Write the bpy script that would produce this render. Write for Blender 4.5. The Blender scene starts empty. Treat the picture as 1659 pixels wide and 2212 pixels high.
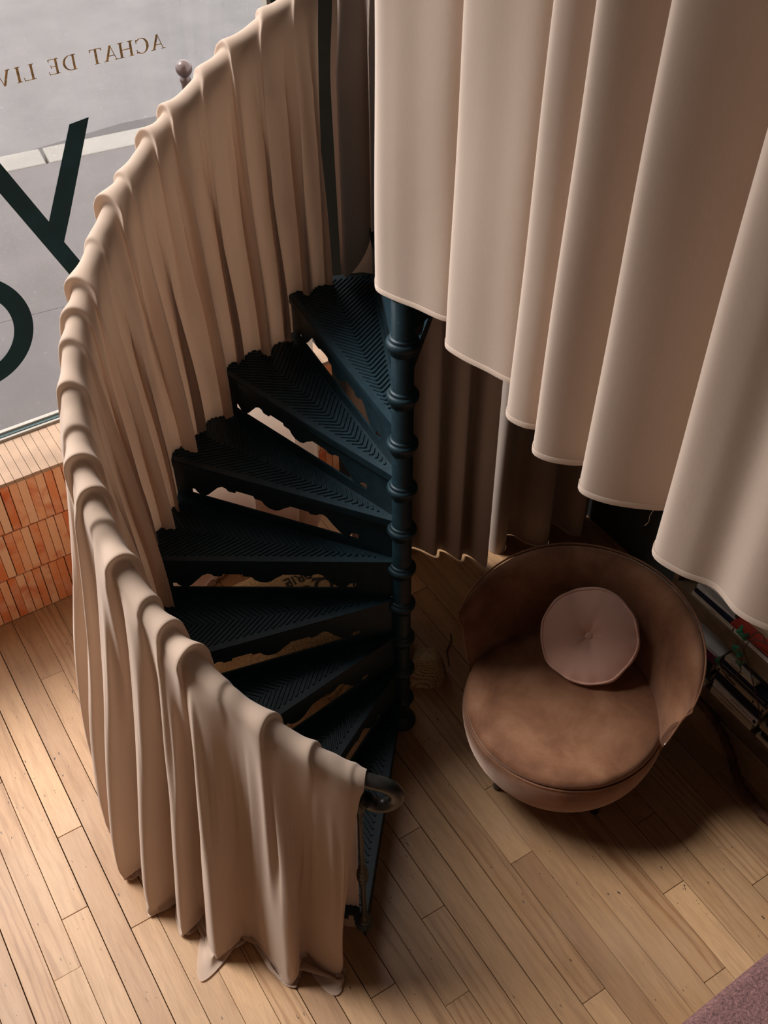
import bpy, bmesh, math, random
import numpy as np
from mathutils import Vector, Matrix
random.seed(7)
rng = np.random.default_rng(11)
C = bpy.context.scene.collection
PI = math.pi

# ------------------------------------------------------------------ camera
F_PX, PITCH, ROLL, YAW = 2356.28, 0.78447, -0.0120, 0.55095
CAM = Vector((-1.4126, -2.1828, 3.815))
fwd = Vector((math.sin(YAW)*math.cos(PITCH), math.cos(YAW)*math.cos(PITCH), -math.sin(PITCH)))
r0 = Vector((math.cos(YAW), -math.sin(YAW), 0)); u0 = r0.cross(fwd)
rt = r0*math.cos(ROLL) + u0*math.sin(ROLL); up = -r0*math.sin(ROLL) + u0*math.cos(ROLL)
cd = bpy.data.cameras.new('camera'); cam = bpy.data.objects.new('camera', cd); C.objects.link(cam)
cd.sensor_fit = 'HORIZONTAL'; cd.sensor_width = 36; cd.lens = 36*F_PX/1659
cam.matrix_world = Matrix(((rt.x, up.x, -fwd.x, CAM.x), (rt.y, up.y, -fwd.y, CAM.y), (rt.z, up.z, -fwd.z, CAM.z), (0, 0, 0, 1)))
cd.clip_start = 0.05
bpy.context.scene.camera = cam
sc = bpy.context.scene
sc.view_settings.view_transform = 'Standard'; sc.view_settings.look = 'None'
sc.view_settings.gamma = 1; sc.view_settings.use_curve_mapping = False
sc.view_settings.exposure = 0.25

# ------------------------------------------------------------------ node helpers
def mat(name):
    m = bpy.data.materials.new(name); m.use_nodes = True
    nt = m.node_tree; nt.nodes.clear()
    out = nt.nodes.new('ShaderNodeOutputMaterial')
    return m, nt, out
def nd(nt, t, **kw):
    n = nt.nodes.new(t)
    for k, v in kw.items():
        if k.startswith('i_'):
            n.inputs[k[2:].replace('_', ' ')].default_value = v
        else: setattr(n, k, v)
    return n
def lk(nt, a, b): nt.links.new(a, b)
def ramp(nt, fac, stops):
    r = nt.nodes.new('ShaderNodeValToRGB'); e = r.color_ramp.elements
    e[0].position, e[0].color = stops[0][0], (*stops[0][1], 1)
    e[1].position, e[1].color = stops[-1][0], (*stops[-1][1], 1)
    for p, c in stops[1:-1]:
        x = e.new(p); x.color = (*c, 1)
    lk(nt, fac, r.inputs[0]); return r.outputs[0]
def mixc(nt, mode, fac, a, b):
    m = nt.nodes.new('ShaderNodeMix'); m.data_type = 'RGBA'; m.blend_type = mode
    if isinstance(fac, float) or isinstance(fac, int): m.inputs[0].default_value = fac
    else: lk(nt, fac, m.inputs[0])
    for s, v in ((6, a), (7, b)):
        if isinstance(v, tuple): m.inputs[s].default_value = (*v, 1)
        else: lk(nt, v, m.inputs[s])
    return m.outputs[2]
def noise(nt, vec, scale, detail=4, rough=.5, dist=0.0):
    n = nt.nodes.new('ShaderNodeTexNoise'); n.inputs['Scale'].default_value = scale
    n.inputs['Detail'].default_value = detail; n.inputs['Roughness'].default_value = rough
    n.inputs['Distortion'].default_value = dist
    if vec is not None: lk(nt, vec, n.inputs['Vector'])
    return n.outputs['Fac']
def mapping(nt, src, scale=(1, 1, 1), rot=(0, 0, 0)):
    m = nt.nodes.new('ShaderNodeMapping'); m.inputs['Scale'].default_value = scale; m.inputs['Rotation'].default_value = rot
    lk(nt, src, m.inputs['Vector']); return m.outputs[0]
def coords(nt, kind='Object'):
    return nt.nodes.new('ShaderNodeTexCoord').outputs[kind]
def bump(nt, h, strength, dist=.002):
    b = nt.nodes.new('ShaderNodeBump'); b.inputs['Strength'].default_value = strength; b.inputs['Distance'].default_value = dist
    lk(nt, h, b.inputs['Height']); return b.outputs[0]
def simple(name, col, rough=.6, metal=0, var=.12, vscale=12, bscale=None, bstr=.2, bdist=.001, coat=0, sheen=0, spec=.5):
    m, nt, out = mat(name)
    p = nd(nt, 'ShaderNodeBsdfPrincipled')
    co = coords(nt)
    n = noise(nt, co, vscale)
    dark = tuple(c*(1-var) for c in col); lite = tuple(min(1, c*(1+var)) for c in col)
    lk(nt, ramp(nt, n, [(.3, dark), (.7, lite)]), p.inputs['Base Color'])
    p.inputs['Roughness'].default_value = rough; p.inputs['Metallic'].default_value = metal
    p.inputs['Specular IOR Level'].default_value = spec
    p.inputs['Coat Weight'].default_value = coat
    if sheen:
        p.inputs['Sheen Weight'].default_value = sheen; p.inputs['Sheen Roughness'].default_value = .4
    if bscale:
        lk(nt, bump(nt, noise(nt, co, bscale, 3), bstr, bdist), p.inputs['Normal'])
    lk(nt, p.outputs[0], out.inputs[0]); return m

def m_cloth(name, col, transl=.22, weave=900, trcol=None):
    m, nt, out = mat(name)
    co = coords(nt)
    p = nd(nt, 'ShaderNodeBsdfPrincipled'); p.inputs['Roughness'].default_value = .75
    p.inputs['Specular IOR Level'].default_value = .25
    p.inputs['Sheen Weight'].default_value = .25; p.inputs['Sheen Roughness'].default_value = .45
    n = noise(nt, co, 2.2, 3)
    base = ramp(nt, n, [(.3, tuple(c*.96 for c in col)), (.7, tuple(min(1, c*1.03) for c in col))])
    w = noise(nt, mapping(nt, co, (1, 1, .12)), weave*.5, 1)
    base = mixc(nt, 'MULTIPLY', .16, base, ramp(nt, w, [(.35, (.75,)*3), (.65, (1, 1, 1))]))
    lk(nt, base, p.inputs['Base Color'])
    lk(nt, bump(nt, noise(nt, co, 14, 3), .12, .004), p.inputs['Normal'])
    t = nd(nt, 'ShaderNodeBsdfTranslucent'); t.inputs[0].default_value = (*(trcol or col), 1)
    mx = nd(nt, 'ShaderNodeMixShader'); mx.inputs[0].default_value = transl
    lk(nt, p.outputs[0], mx.inputs[1]); lk(nt, t.outputs[0], mx.inputs[2]); lk(nt, mx.outputs[0], out.inputs[0])
    return m

def m_floor():
    m, nt, out = mat('oak_boards')
    co = coords(nt)
    at = nd(nt, 'ShaderNodeAttribute', attribute_name='tone')
    sep = nd(nt, 'ShaderNodeSeparateColor'); lk(nt, at.outputs['Color'], sep.inputs[0])
    # shift the grain board by board
    off = nd(nt, 'ShaderNodeVectorMath', operation='SCALE'); off.inputs[3].default_value = 37.0
    lk(nt, at.outputs['Color'], off.inputs[0])
    add = nd(nt, 'ShaderNodeVectorMath', operation='ADD'); lk(nt, co, add.inputs[0]); lk(nt, off.outputs[0], add.inputs[1])
    g1 = noise(nt, mapping(nt, add.outputs[0], (9, .8, 9)), 4.2, 5, .6, .35)
    w = nd(nt, 'ShaderNodeTexWave'); w.wave_type = 'RINGS'; w.rings_direction = 'Y'
    w.inputs['Scale'].default_value = 3.2; w.inputs['Distortion'].default_value = 9; w.inputs['Detail'].default_value = 3; w.inputs['Detail Scale'].default_value = 1.1
    lk(nt, mapping(nt, add.outputs[0], (3.4, .42, 3)), w.inputs['Vector'])
    g2 = noise(nt, mapping(nt, add.outputs[0], (60, 2.2, 60)), 9, 3, .6)
    base = ramp(nt, sep.outputs[0], [(0, (.365, .20, .10)), (.35, (.43, .245, .122)), (.7, (.485, .285, .145)), (1, (.57, .34, .175))])
    base = mixc(nt, 'MULTIPLY', .55, base, ramp(nt, g1, [(.25, (.55, .47, .42)), (.55, (1, 1, 1)), (.8, (1.0, .98, .92))]))
    wv = mixc(nt, 'MIX', sep.outputs[1], (1, 1, 1), ramp(nt, w.outputs['Fac'], [(0, (.58, .46, .37)), (.35, (.95, .9, .86)), (1, (1, 1, 1))]))
    base = mixc(nt, 'MULTIPLY', .75, base, wv)
    base = mixc(nt, 'MULTIPLY', .4, base, ramp(nt, g2, [(.35, (.6, .55, .5)), (.6, (1, 1, 1))]))
    # worn pale bloom and dark pits
    worn = noise(nt, co, 1.6, 3, .6)
    base = mixc(nt, 'MIX', ramp(nt, worn, [(.45, (0, 0, 0)), (.75, (.35, .35, .35))]), base, (.47, .33, .22))
    pit = nd(nt, 'ShaderNodeTexVoronoi'); pit.inputs['Scale'].default_value = 26
    lk(nt, mapping(nt, co, (1.7, .55, 1)), pit.inputs['Vector'])
    area = noise(nt, co, 2.3, 4, .7)
    thr = nd(nt, 'ShaderNodeMath', operation='MULTIPLY_ADD'); thr.inputs[1].default_value = .62; thr.inputs[2].default_value = -.20
    lk(nt, area, thr.inputs[0])
    sub = nd(nt, 'ShaderNodeMath', operation='LESS_THAN'); lk(nt, pit.outputs['Distance'], sub.inputs[0]); lk(nt, thr.outputs[0], sub.inputs[1])
    fine = noise(nt, mapping(nt, co, (3, 1, 1)), 55, 2)
    fm = nd(nt, 'ShaderNodeMath', operation='GREATER_THAN'); fm.inputs[1].default_value = .56; lk(nt, fine, fm.inputs[0])
    mm = nd(nt, 'ShaderNodeMath', operation='MULTIPLY'); lk(nt, sub.outputs[0], mm.inputs[0]); lk(nt, fm.outputs[0], mm.inputs[1])
    base = mixc(nt, 'MIX', mm.outputs[0], base, (.075, .045, .035))
    p = nd(nt, 'ShaderNodeBsdfPrincipled'); lk(nt, base, p.inputs['Base Color'])
    lk(nt, ramp(nt, g1, [(.3, (.52,)*3), (.7, (.38,)*3)]), p.inputs['Roughness'])
    lk(nt, bump(nt, g2, .12, .0008), p.inputs['Normal'])
    lk(nt, p.outputs[0], out.inputs[0]); return m

def m_brick():
    m, nt, out = mat('terracotta_brick')
    co = coords(nt)
    at = nd(nt, 'ShaderNodeAttribute', attribute_name='tone'); sep = nd(nt, 'ShaderNodeSeparateColor'); lk(nt, at.outputs['Color'], sep.inputs[0])
    base = ramp(nt, sep.outputs[0], [(0, (.66, .20, .065)), (.3, (.74, .31, .13)), (.6, (.78, .41, .21)), (1, (.78, .50, .31))])
    off = nd(nt, 'ShaderNodeVectorMath', operation='SCALE'); off.inputs[3].default_value = 9.0; lk(nt, at.outputs['Color'], off.inputs[0])
    add = nd(nt, 'ShaderNodeVectorMath', operation='ADD'); lk(nt, co, add.inputs[0]); lk(nt, off.outputs[0], add.inputs[1])
    n = noise(nt, add.outputs[0], 7, 4)
    base = mixc(nt, 'MIX', ramp(nt, n, [(.52, (0, 0, 0)), (.68, (.8,)*3)]), base, (.55, .12, .035))
    base = mixc(nt, 'MIX', ramp(nt, noise(nt, add.outputs[0], 16, 4), [(.45, (0, 0, 0)), (.8, (.6,)*3)]), base, (.74, .5, .34))
    p = nd(nt, 'ShaderNodeBsdfPrincipled'); lk(nt, base, p.inputs['Base Color']); p.inputs['Roughness'].default_value = .82
    lk(nt, bump(nt, noise(nt, co, 60, 4), .25, .001), p.inputs['Normal'])
    lk(nt, p.outputs[0], out.inputs[0]); return m

def m_asphalt(name, col, speck=.5):
    m, nt, out = mat(name)
    co = coords(nt); n1 = noise(nt, co, 240, 2, .6); n2 = noise(nt, co, 2.2, 5, .6); n3 = noise(nt, co, 38, 3)
    base = ramp(nt, n2, [(.3, tuple(c*.86 for c in col)), (.7, tuple(c*1.12 for c in col))])
    base = mixc(nt, 'MULTIPLY', .55, base, ramp(nt, n1, [(.35, (.55,)*3), (.65, (1.0,)*3)]))
    base = mixc(nt, 'MIX', ramp(nt, n3, [(.66, (0, 0, 0)), (.72, (speck,)*3)]), base, tuple(min(1, c*1.8) for c in col))
    p = nd(nt, 'ShaderNodeBsdfPrincipled'); lk(nt, base, p.inputs['Base Color']); p.inputs['Roughness'].default_value = .85
    lk(nt, bump(nt, n1, .3, .004), p.inputs['Normal'])
    lk(nt, p.outputs[0], out.inputs[0]); return m

def m_paint():
    m, nt, out = mat('teal_black_paint')
    co = coords(nt)
    p = nd(nt, 'ShaderNodeBsdfPrincipled')
    n = noise(nt, co, 30, 4); n2 = noise(nt, co, 420, 3)
    base = ramp(nt, n, [(.35, (.0045, .018, .026)), (.7, (.008, .028, .039))])
    chip = noise(nt, co, 130, 3)
    base = mixc(nt, 'MIX', ramp(nt, chip, [(.72, (0, 0, 0)), (.76, (.5,)*3)]), base, (.16, .17, .17))
    lk(nt, base, p.inputs['Base Color'])
    lk(nt, ramp(nt, n2, [(.3, (.36,)*3), (.7, (.55,)*3)]), p.inputs['Roughness'])
    p.inputs['Specular IOR Level'].default_value = .4
    lk(nt, bump(nt, n2, .25, .0008), p.inputs['Normal'])
    lk(nt, p.outputs[0], out.inputs[0]); return m

def m_velvet():
    m, nt, out = mat('bronze_velvet')
    co = coords(nt)
    p = nd(nt, 'ShaderNodeBsdfPrincipled')
    pile = noise(nt, co, 5.0, 4, .6, .3); fine = noise(nt, co, 300, 2)
    base = ramp(nt, pile, [(.3, (.17, .068, .034)), (.5, (.27, .118, .060)), (.7, (.37, .18, .10))])
    base = mixc(nt, 'MULTIPLY', .35, base, ramp(nt, fine, [(.3, (.55,)*3), (.7, (1,)*3)]))
    lk(nt, base, p.inputs['Base Color'])
    p.inputs['Roughness'].default_value = .7; p.inputs['Specular IOR Level'].default_value = .2
    p.inputs['Sheen Weight'].default_value = 1.0; p.inputs['Sheen Roughness'].default_value = .38
    p.inputs['Sheen Tint'].default_value = (1.0, .74, .60, 1)
    h = nd(nt, 'ShaderNodeMath', operation='MULTIPLY_ADD'); h.inputs[1].default_value = .25
    lk(nt, fine, h.inputs[0]); lk(nt, noise(nt, co, 16, 3), h.inputs[2])
    lk(nt, bump(nt, h.outputs[0], .45, .005), p.inputs['Normal'])
    lk(nt, p.outputs[0], out.inputs[0]); return m

def m_weave(name, cols, scale, bd=.002):
    m, nt, out = mat(name)
    co = coords(nt)
    w1 = nd(nt, 'ShaderNodeTexWave'); w1.bands_direction = 'X'; w1.inputs['Scale'].default_value = scale; w1.inputs['Distortion'].default_value = 1.2; w1.inputs['Detail Scale'].default_value = 6
    w2 = nd(nt, 'ShaderNodeTexWave'); w2.bands_direction = 'Y'; w2.inputs['Scale'].default_value = scale; w2.inputs['Distortion'].default_value = 1.2; w2.inputs['Detail Scale'].default_value = 6
    lk(nt, co, w1.inputs[0]); lk(nt, co, w2.inputs[0])
    mu = nd(nt, 'ShaderNodeMath', operation='MULTIPLY'); lk(nt, w1.outputs['Fac'], mu.inputs[0]); lk(nt, w2.outputs['Fac'], mu.inputs[1])
    n = noise(nt, co, scale*1.3, 2, .7)
    ad = nd(nt, 'ShaderNodeMath', operation='MULTIPLY_ADD'); ad.inputs[1].default_value = .55; lk(nt, mu.outputs[0], ad.inputs[0])
    n5 = nd(nt, 'ShaderNodeMath', operation='MULTIPLY'); n5.inputs[1].default_value = .75; lk(nt, n, n5.inputs[0]); lk(nt, n5.outputs[0], ad.inputs[2])
    base = ramp(nt, ad.outputs[0], [(.25, cols[0]), (.5, cols[1]), (.8, cols[2])])
    p = nd(nt, 'ShaderNodeBsdfPrincipled'); lk(nt, base, p.inputs['Base Color']); p.inputs['Roughness'].default_value = .9
    p.inputs['Specular IOR Level'].default_value = .15
    lk(nt, bump(nt, ad.outputs[0], .6, bd), p.inputs['Normal'])
    lk(nt, p.outputs[0], out.inputs[0]); return m

def m_glass():
    m, nt, out = mat('window_glass')
    t = nd(nt, 'ShaderNodeBsdfTransparent'); t.inputs[0].default_value = (.96, .97, .97, 1)
    g = nd(nt, 'ShaderNodeBsdfGlossy'); g.inputs['Roughness'].default_value = .02
    mx = nd(nt, 'ShaderNodeMixShader'); mx.inputs[0].default_value = .03; lk(nt, t.outputs[0], mx.inputs[1]); lk(nt, g.outputs[0], mx.inputs[2])
    lk(nt, mx.outputs[0], out.inputs[0]); return m

M = {}
M['cloth'] = m_cloth('cream_cloth', (.59, .435, .335), .28, trcol=(.84, .66, .52))
M['cloth_thick'] = m_cloth('lined_cream_cloth', (.59, .455, .365), .06, trcol=(.74, .43, .24))
M['cloth_dark'] = m_cloth('shaded_cloth', (.48, .375, .31), .0, trcol=(.5, .33, .2))  # darker copy of the cream cloth, shade put into the curtain colour
M['floor'] = m_floor(); M['brick'] = m_brick(); M['paint'] = m_paint(); M['velvet'] = m_velvet(); M['glass'] = m_glass()
M['under'] = simple('gap_dirt', (.012, .009, .008), .95)
M['mortar'] = simple('dark_joint', (.07, .035, .022), .95)
M['frame'] = simple('window_frame_paint', (.30, .27, .23), .5)
M['framedark'] = simple('window_seal', (.02, .045, .045), .4)
M['asphalt'] = m_asphalt('road_asphalt', (.098, .090, .090)); M['pave'] = m_asphalt('pavement_asphalt', (.080, .070, .069))
M['gutter'] = m_asphalt('gutter_asphalt', (.045, .041, .041), .3); M['kerb'] = m_asphalt('granite_kerb', (.185, .170, .15), .3)
M['teal'] = simple('teal_vinyl', (.003, .026, .034), .6, var=.2, spec=.15)
M['gold'] = simple('gilt_letters', (.20, .13, .052), .42, metal=.55, var=.5, vscale=60)
M['bollard'] = simple('bollard_brown', (.07, .036, .028), .3)
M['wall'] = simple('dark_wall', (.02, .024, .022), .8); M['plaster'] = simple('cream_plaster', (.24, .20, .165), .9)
M['slab'] = simple('mezzanine_paint', (.035, .028, .025), .8)
M['wood'] = simple('shelf_wood', (.17, .105, .06), .55, vscale=20, var=.2)
M['satin'] = m_cloth('pink_satin', (.74, .43, .33), .0)
M['legs'] = simple('black_wood', (.012, .010, .010), .4)
M['rail'] = simple('worn_handrail', (.022, .020, .017), .33, var=.4, vscale=25)
M['jute'] = m_weave('jute_sacking', ((.11, .068, .034), (.40, .27, .14), (.68, .50, .29)), 110)
M['ink'] = simple('black_ink', (.012, .010, .010), .8)
M['tweed'] = m_weave('mauve_tweed', ((.030, .016, .026), (.22, .11, .105), (.52, .28, .25)), 95, .003)
M['leaf'] = simple('ivy_leaf', (.02, .15, .07), .35, var=.3, vscale=40)
M['stem'] = simple('vine_stem', (.07, .038, .022), .7, bscale=60)
M['bark'] = simple('bark', (.10, .036, .016), .8, var=.6, vscale=18, bscale=40, bstr=.8, bdist=.006)

# ------------------------------------------------------------------ object helpers
def link_mesh(name, me, m, parent=None, smooth=False):
    if m is not None: me.materials.append(m)
    if smooth: me.polygons.foreach_set('use_smooth', [True]*len(me.polygons))
    o = bpy.data.objects.new(name, me); C.objects.link(o)
    if parent is not None: o.parent = parent
    return o
def obj(name, bm, m, parent=None, smooth=False):
    bmesh.ops.recalc_face_normals(bm, faces=bm.faces)
    me = bpy.data.meshes.new(name); bm.to_mesh(me); bm.free()
    return link_mesh(name, me, m, parent, smooth)
def tag(o, label=None, cat=None, group=None, kind=None):
    if label: o['label'] = label
    if cat: o['category'] = cat
    if group: o['group'] = group
    if kind: o['kind'] = kind
    return o
def empty(name, loc=(0, 0, 0), rz=0):
    o = bpy.data.objects.new(name, None); C.objects.link(o); o.location = loc; o.rotation_euler = (0, 0, rz)
    o.empty_display_size = .1; return o
def struct(o): o['kind'] = 'structure'; return o
def box(bm, x0, x1, y0, y1, z0, z1, M4=None):
    vs = [bm.verts.new((x, y, z)) for x in (x0, x1) for y in (y0, y1) for z in (z0, z1)]
    if M4 is not None:
        for v in vs: v.co = M4 @ v.co
    fs = []
    for f in ((0, 1, 3, 2), (4, 6, 7, 5), (0, 4, 5, 1), (2, 3, 7, 6), (0, 2, 6, 4), (1, 5, 7, 3)):
        fs.append(bm.faces.new([vs[i] for i in f]))
    return fs
def bevel(o, w=.003, seg=2):
    md = o.modifiers.new('bevel', 'BEVEL'); md.width = w; md.segments = seg; md.limit_method = 'ANGLE'; md.angle_limit = math.radians(40)
def lathe(bm, prof, n=32, M4=None, cap=True):
    rings = []
    for r, z in prof:
        rings.append([bm.verts.new((r*math.cos(2*PI*i/n), r*math.sin(2*PI*i/n), z)) for i in range(n)])
    for a, b in zip(rings, rings[1:]):
        for i in range(n): bm.faces.new((a[i], a[(i+1) % n], b[(i+1) % n], b[i]))
    if cap:
        bm.faces.new(rings[0][::-1]); bm.faces.new(rings[-1])
    if M4 is not None:
        for ring in rings:
            for v in ring: v.co = M4 @ v.co
def tube(bm, pts, rad, n=10, cap=True):
    pts = [Vector(p) for p in pts]; N = len(pts)
    rr = rad if hasattr(rad, '__len__') else [rad]*N
    prev = None; rings = []
    for i, p in enumerate(pts):
        t = (pts[min(i+1, N-1)]-pts[max(i-1, 0)]).normalized()
        if prev is None:
            a = t.orthogonal().normalized()
        else:
            a = (prev - t*prev.dot(t)).normalized()
        prev = a; b = t.cross(a)
        rings.append([bm.verts.new(p + (a*math.cos(2*PI*k/n)+b*math.sin(2*PI*k/n))*rr[i]) for k in range(n)])
    for a, b in zip(rings, rings[1:]):
        for k in range(n): bm.faces.new((a[k], a[(k+1) % n], b[(k+1) % n], b[k]))
    if cap: bm.faces.new(rings[0][::-1]); bm.faces.new(rings[-1])
def catmull(pts, n=8):
    pts = [Vector(p) for p in pts]; out = []
    P = [pts[0]*2-pts[1]] + pts + [pts[-1]*2-pts[-2]]
    for i in range(1, len(P)-2):
        for k in range(n):
            t = k/n; a, b, c, d = P[i-1], P[i], P[i+1], P[i+2]
            out.append(.5*((2*b)+(-a+c)*t+(2*a-5*b+4*c-d)*t*t+(-a+3*b-3*c+d)*t**3))
    out.append(P[-2]); return out
def grid_mesh(name, X, m, parent=None, sub=1, mask=None):
    nu, nv = X.shape[:2]
    me = bpy.data.meshes.new(name)
    idx = np.arange(nu*nv).reshape(nu, nv)
    q = np.stack([idx[:-1, :-1], idx[1:, :-1], idx[1:, 1:], idx[:-1, 1:]], -1)
    if mask is not None: q = q[mask]
    q = q.reshape(-1, 4)
    me.from_pydata(X.reshape(-1, 3).tolist(), [], q.tolist()); me.update()
    o = link_mesh(name, me, m, parent, True)
    if sub:
        s = o.modifiers.new('sub', 'SUBSURF'); s.levels = sub; s.render_levels = sub
    return o
def setattr_color(o, cols):
    a = o.data.color_attributes.new('tone', 'FLOAT_COLOR', 'CORNER')
    buf = np.zeros((len(o.data.loops), 4), dtype=np.float32); buf[:, 3] = 1
    for pl in o.data.polygons:
        buf[pl.loop_start:pl.loop_start+pl.loop_total, :3] = cols[pl.index]
    a.data.foreach_set('color', buf.ravel())

# ------------------------------------------------------------------ the setting: floor of oak boards
WY = 1.384      # face of the brick wall below the window
GY = 1.655      # glass plane
GAP = .0022
joints = {-14: [.25, 1.32-.9-1.1], -15: [-.068, -1.3], -13: [-.231], 0: [-.76], -5: [-1.057, .4], 4: [-1.152, .55], 3: [-1.468, -.005, .486], 5: [-.885], -3: [-.451, -1.9],
          -4: [-.759], 1: [-.454], -11: [-.467], -10: [.8], -12: [1.0], -9: [-1.4], -8: [.2, -1.8], -7: [-.9], -6: [.1, -2.1], -2: [.7, -1.6], -1: [-1.3, .2], 2: [-2.0, .9], 6: [-.2, -1.7], 7: [-1.3], 8: [-.6, -1.9]}
tones = {}
bm = bmesh.new(); cols = []
for k in range(-50, 15):
    x0, x1 = k*.1, k*.1+.1
    ys = sorted(joints.get(k, [random.uniform(-4, 1) for _ in range(3)]))
    ys = [-5.0] + ys + [WY+.02]
    for a, b in zip(ys, ys[1:]):
        c = (random.random(), random.random()**2.2, random.random())
        if k == 3 and abs(b+.005) < .01: c = (.45, 1.0, .63)      # the strongly figured board
        if k == 4 and abs(a+1.152) < .01: c = (.6, .2, .7)
        if k == 4 and abs(a+5) < .01: c = (1.0, .0, .3)
        g = GAP*random.choice((.4, .7, 1, 1.6))
        fs = box(bm, x0+g*.5, x1-g*.5, a+g*.4, b-g*.4, -.02, random.uniform(-.0006, 0))
        cols += [c]*len(fs)
fl = obj('floor', bm, M['floor']); setattr_color(fl, cols); bevel(fl, .0009, 1); struct(fl)
bm = bmesh.new(); box(bm, -5.2, 1.6, -5.2, 1.7, -.06, -.012); struct(obj('trim_1', bm, M['under']))

# brick wall under the window: three courses standing on end and a header course as sill
TP = .0373
bm = bmesh.new(); bs = bmesh.new(); cols = []
i = 0; x = -5.0
def bcol():
    t = random.choice((.0, .15, .35, .5, .6, .7, .85, 1.0)) * random.uniform(.85, 1)
    return (t, random.random(), random.random())
while x < .5:
    for r_ in range(3):
        dx = (r_*.011) + random.uniform(-.001, .001)
        g = random.uniform(.0015, .0035)
        dy = random.uniform(-.0015, .0015)
        fs = box(bm, x+dx+g*.5, x+dx+TP-g*.5, WY+dy, WY+.06, .004+r_*.2535, .2505+r_*.2535)
        cols += [bcol()]*6
    g = random.uniform(.001, .0025)
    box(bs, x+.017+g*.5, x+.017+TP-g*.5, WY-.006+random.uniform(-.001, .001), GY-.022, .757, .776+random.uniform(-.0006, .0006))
    x += TP
sill = obj('trim_2', bs, simple('sun_dimmed_header_brick', (.36, .235, .155), .85, var=.14, vscale=9, bscale=60)); bevel(sill, .0012, 1); struct(sill)  # same brick as the wall, colour darkened to offset direct sun on the sill
bw = obj('wall_back', bm, M['brick']); setattr_color(bw, cols); bevel(bw, .0012, 1); struct(bw)
bm = bmesh.new(); box(bm, -5.0, .5, WY+.012, GY-.03, 0, .757); struct(obj('wall_back_core', bm, M['mortar']))
# window frame, glass
bm = bmesh.new(); box(bm, -5.0, .5, GY-.022, GY-.008, .77, .789); box(bm, -5.0, .5, GY+.010, GY+.03, .76, .80)
for xx in (.446, -3.6): box(bm, xx, xx+.03, GY-.02, GY+.03, .78, 6.3)
box(bm, -5.0, .5, GY-.02, GY+.03, 6.3, 6.4)
wf = obj('window_1', bm, M['frame']); bevel(wf, .002); struct(wf)
bm = bmesh.new(); box(bm, -5.0, .5, GY-.008, GY+.010, .77, .792); box(bm, .462, .482, GY-.024, GY-.018, .79, 6.3); obj('window_seal', bm, M['framedark'], wf)
bm = bmesh.new(); box(bm, -5.0, .446, GY-.002, GY+.002, .79, 6.3); obj('pane', bm, M['glass'], wf)
# lettering on the glass (mirrored: it is read from the street)
def poly(bm, pts, y=GY-.0035, th=.0012):
    vs = [bm.verts.new((p[0], y, p[1])) for p in pts]
    f = bm.faces.new(vs)
    e = bmesh.ops.extrude_face_region(bm, geom=[f]); bmesh.ops.translate(bm, verts=[v for v in e['geom'] if isinstance(v, bmesh.types.BMVert)], vec=(0, th, 0))
bm = bmesh.new()
poly(bm, [(-.690, 2.03), (-.536, 1.677), (-.378, 2.022), (-.302, 2.03), (-.452, 1.68), (-.498, 1.578), (-.390, 1.33), (-.463, 1.33), (-.767, 2.03)])
tag(obj('window_letter', bm, M['teal']), 'large dark teal mirrored letter Y on the shop window glass', 'letter', 'large teal letters on the window glass')
bm = bmesh.new(); n = 96
ro, ri, cxx, czz = .258, .181, -.952, 1.31
vo = [bm.verts.new((cxx+ro*math.cos(2*PI*i/n), GY-.0035, czz+ro*math.sin(2*PI*i/n))) for i in range(n)]
vi = [bm.verts.new((cxx+ri*math.cos(2*PI*i/n), GY-.0035, czz+ri*math.sin(2*PI*i/n))) for i in range(n)]
for i in range(n): bm.faces.new((vo[i], vo[(i+1) % n], vi[(i+1) % n], vi[i]))
e = bmesh.ops.extrude_face_region(bm, geom=list(bm.faces)); bmesh.ops.translate(bm, verts=[v for v in e['geom'] if isinstance(v, bmesh.types.BMVert)], vec=(0, .0012, 0))
tag(obj('window_letter', bm, M['teal']), 'large dark teal ring-shaped letter O on the glass above the brick sill', 'letter', 'large teal letters on the window glass')
# gilt serif capitals
ZB, HH = 2.208, .0535
def bar(pts, a, b, w): # stroke from a to b with width w (in unit box, horizontal width)
    pts.append([(a[0]-w/2, a[1]), (a[0]+w/2, a[1]), (b[0]+w/2, b[1]), (b[0]-w/2, b[1])])
def ser(pts, x, y, w=.36, up=True):
    d = .06 if up else -.06
    pts.append([(x-w/2, y), (x+w/2, y), (x+w/2, y+d*.5), (x+w*.2, y+d), (x-w*.2, y+d), (x-w/2, y+d*.5)])
def arcb(pts, cx_, cy_, rx, ry, a0, a1, w0, w1, n=16):
    for i in range(n):
        t0, t1 = a0+(a1-a0)*i/n, a0+(a1-a0)*(i+1)/n
        def ww(t): return w0+(w1-w0)*abs(math.cos(t))
        q = []
        for t, s in ((t0, 1), (t1, 1), (t1, 0), (t0, 0)):
            k = 0 if s else ww(t)
            q.append((cx_+(rx-k)*math.cos(t), cy_+(ry-k*.7)*math.sin(t)))
        pts.append(q)
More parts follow.
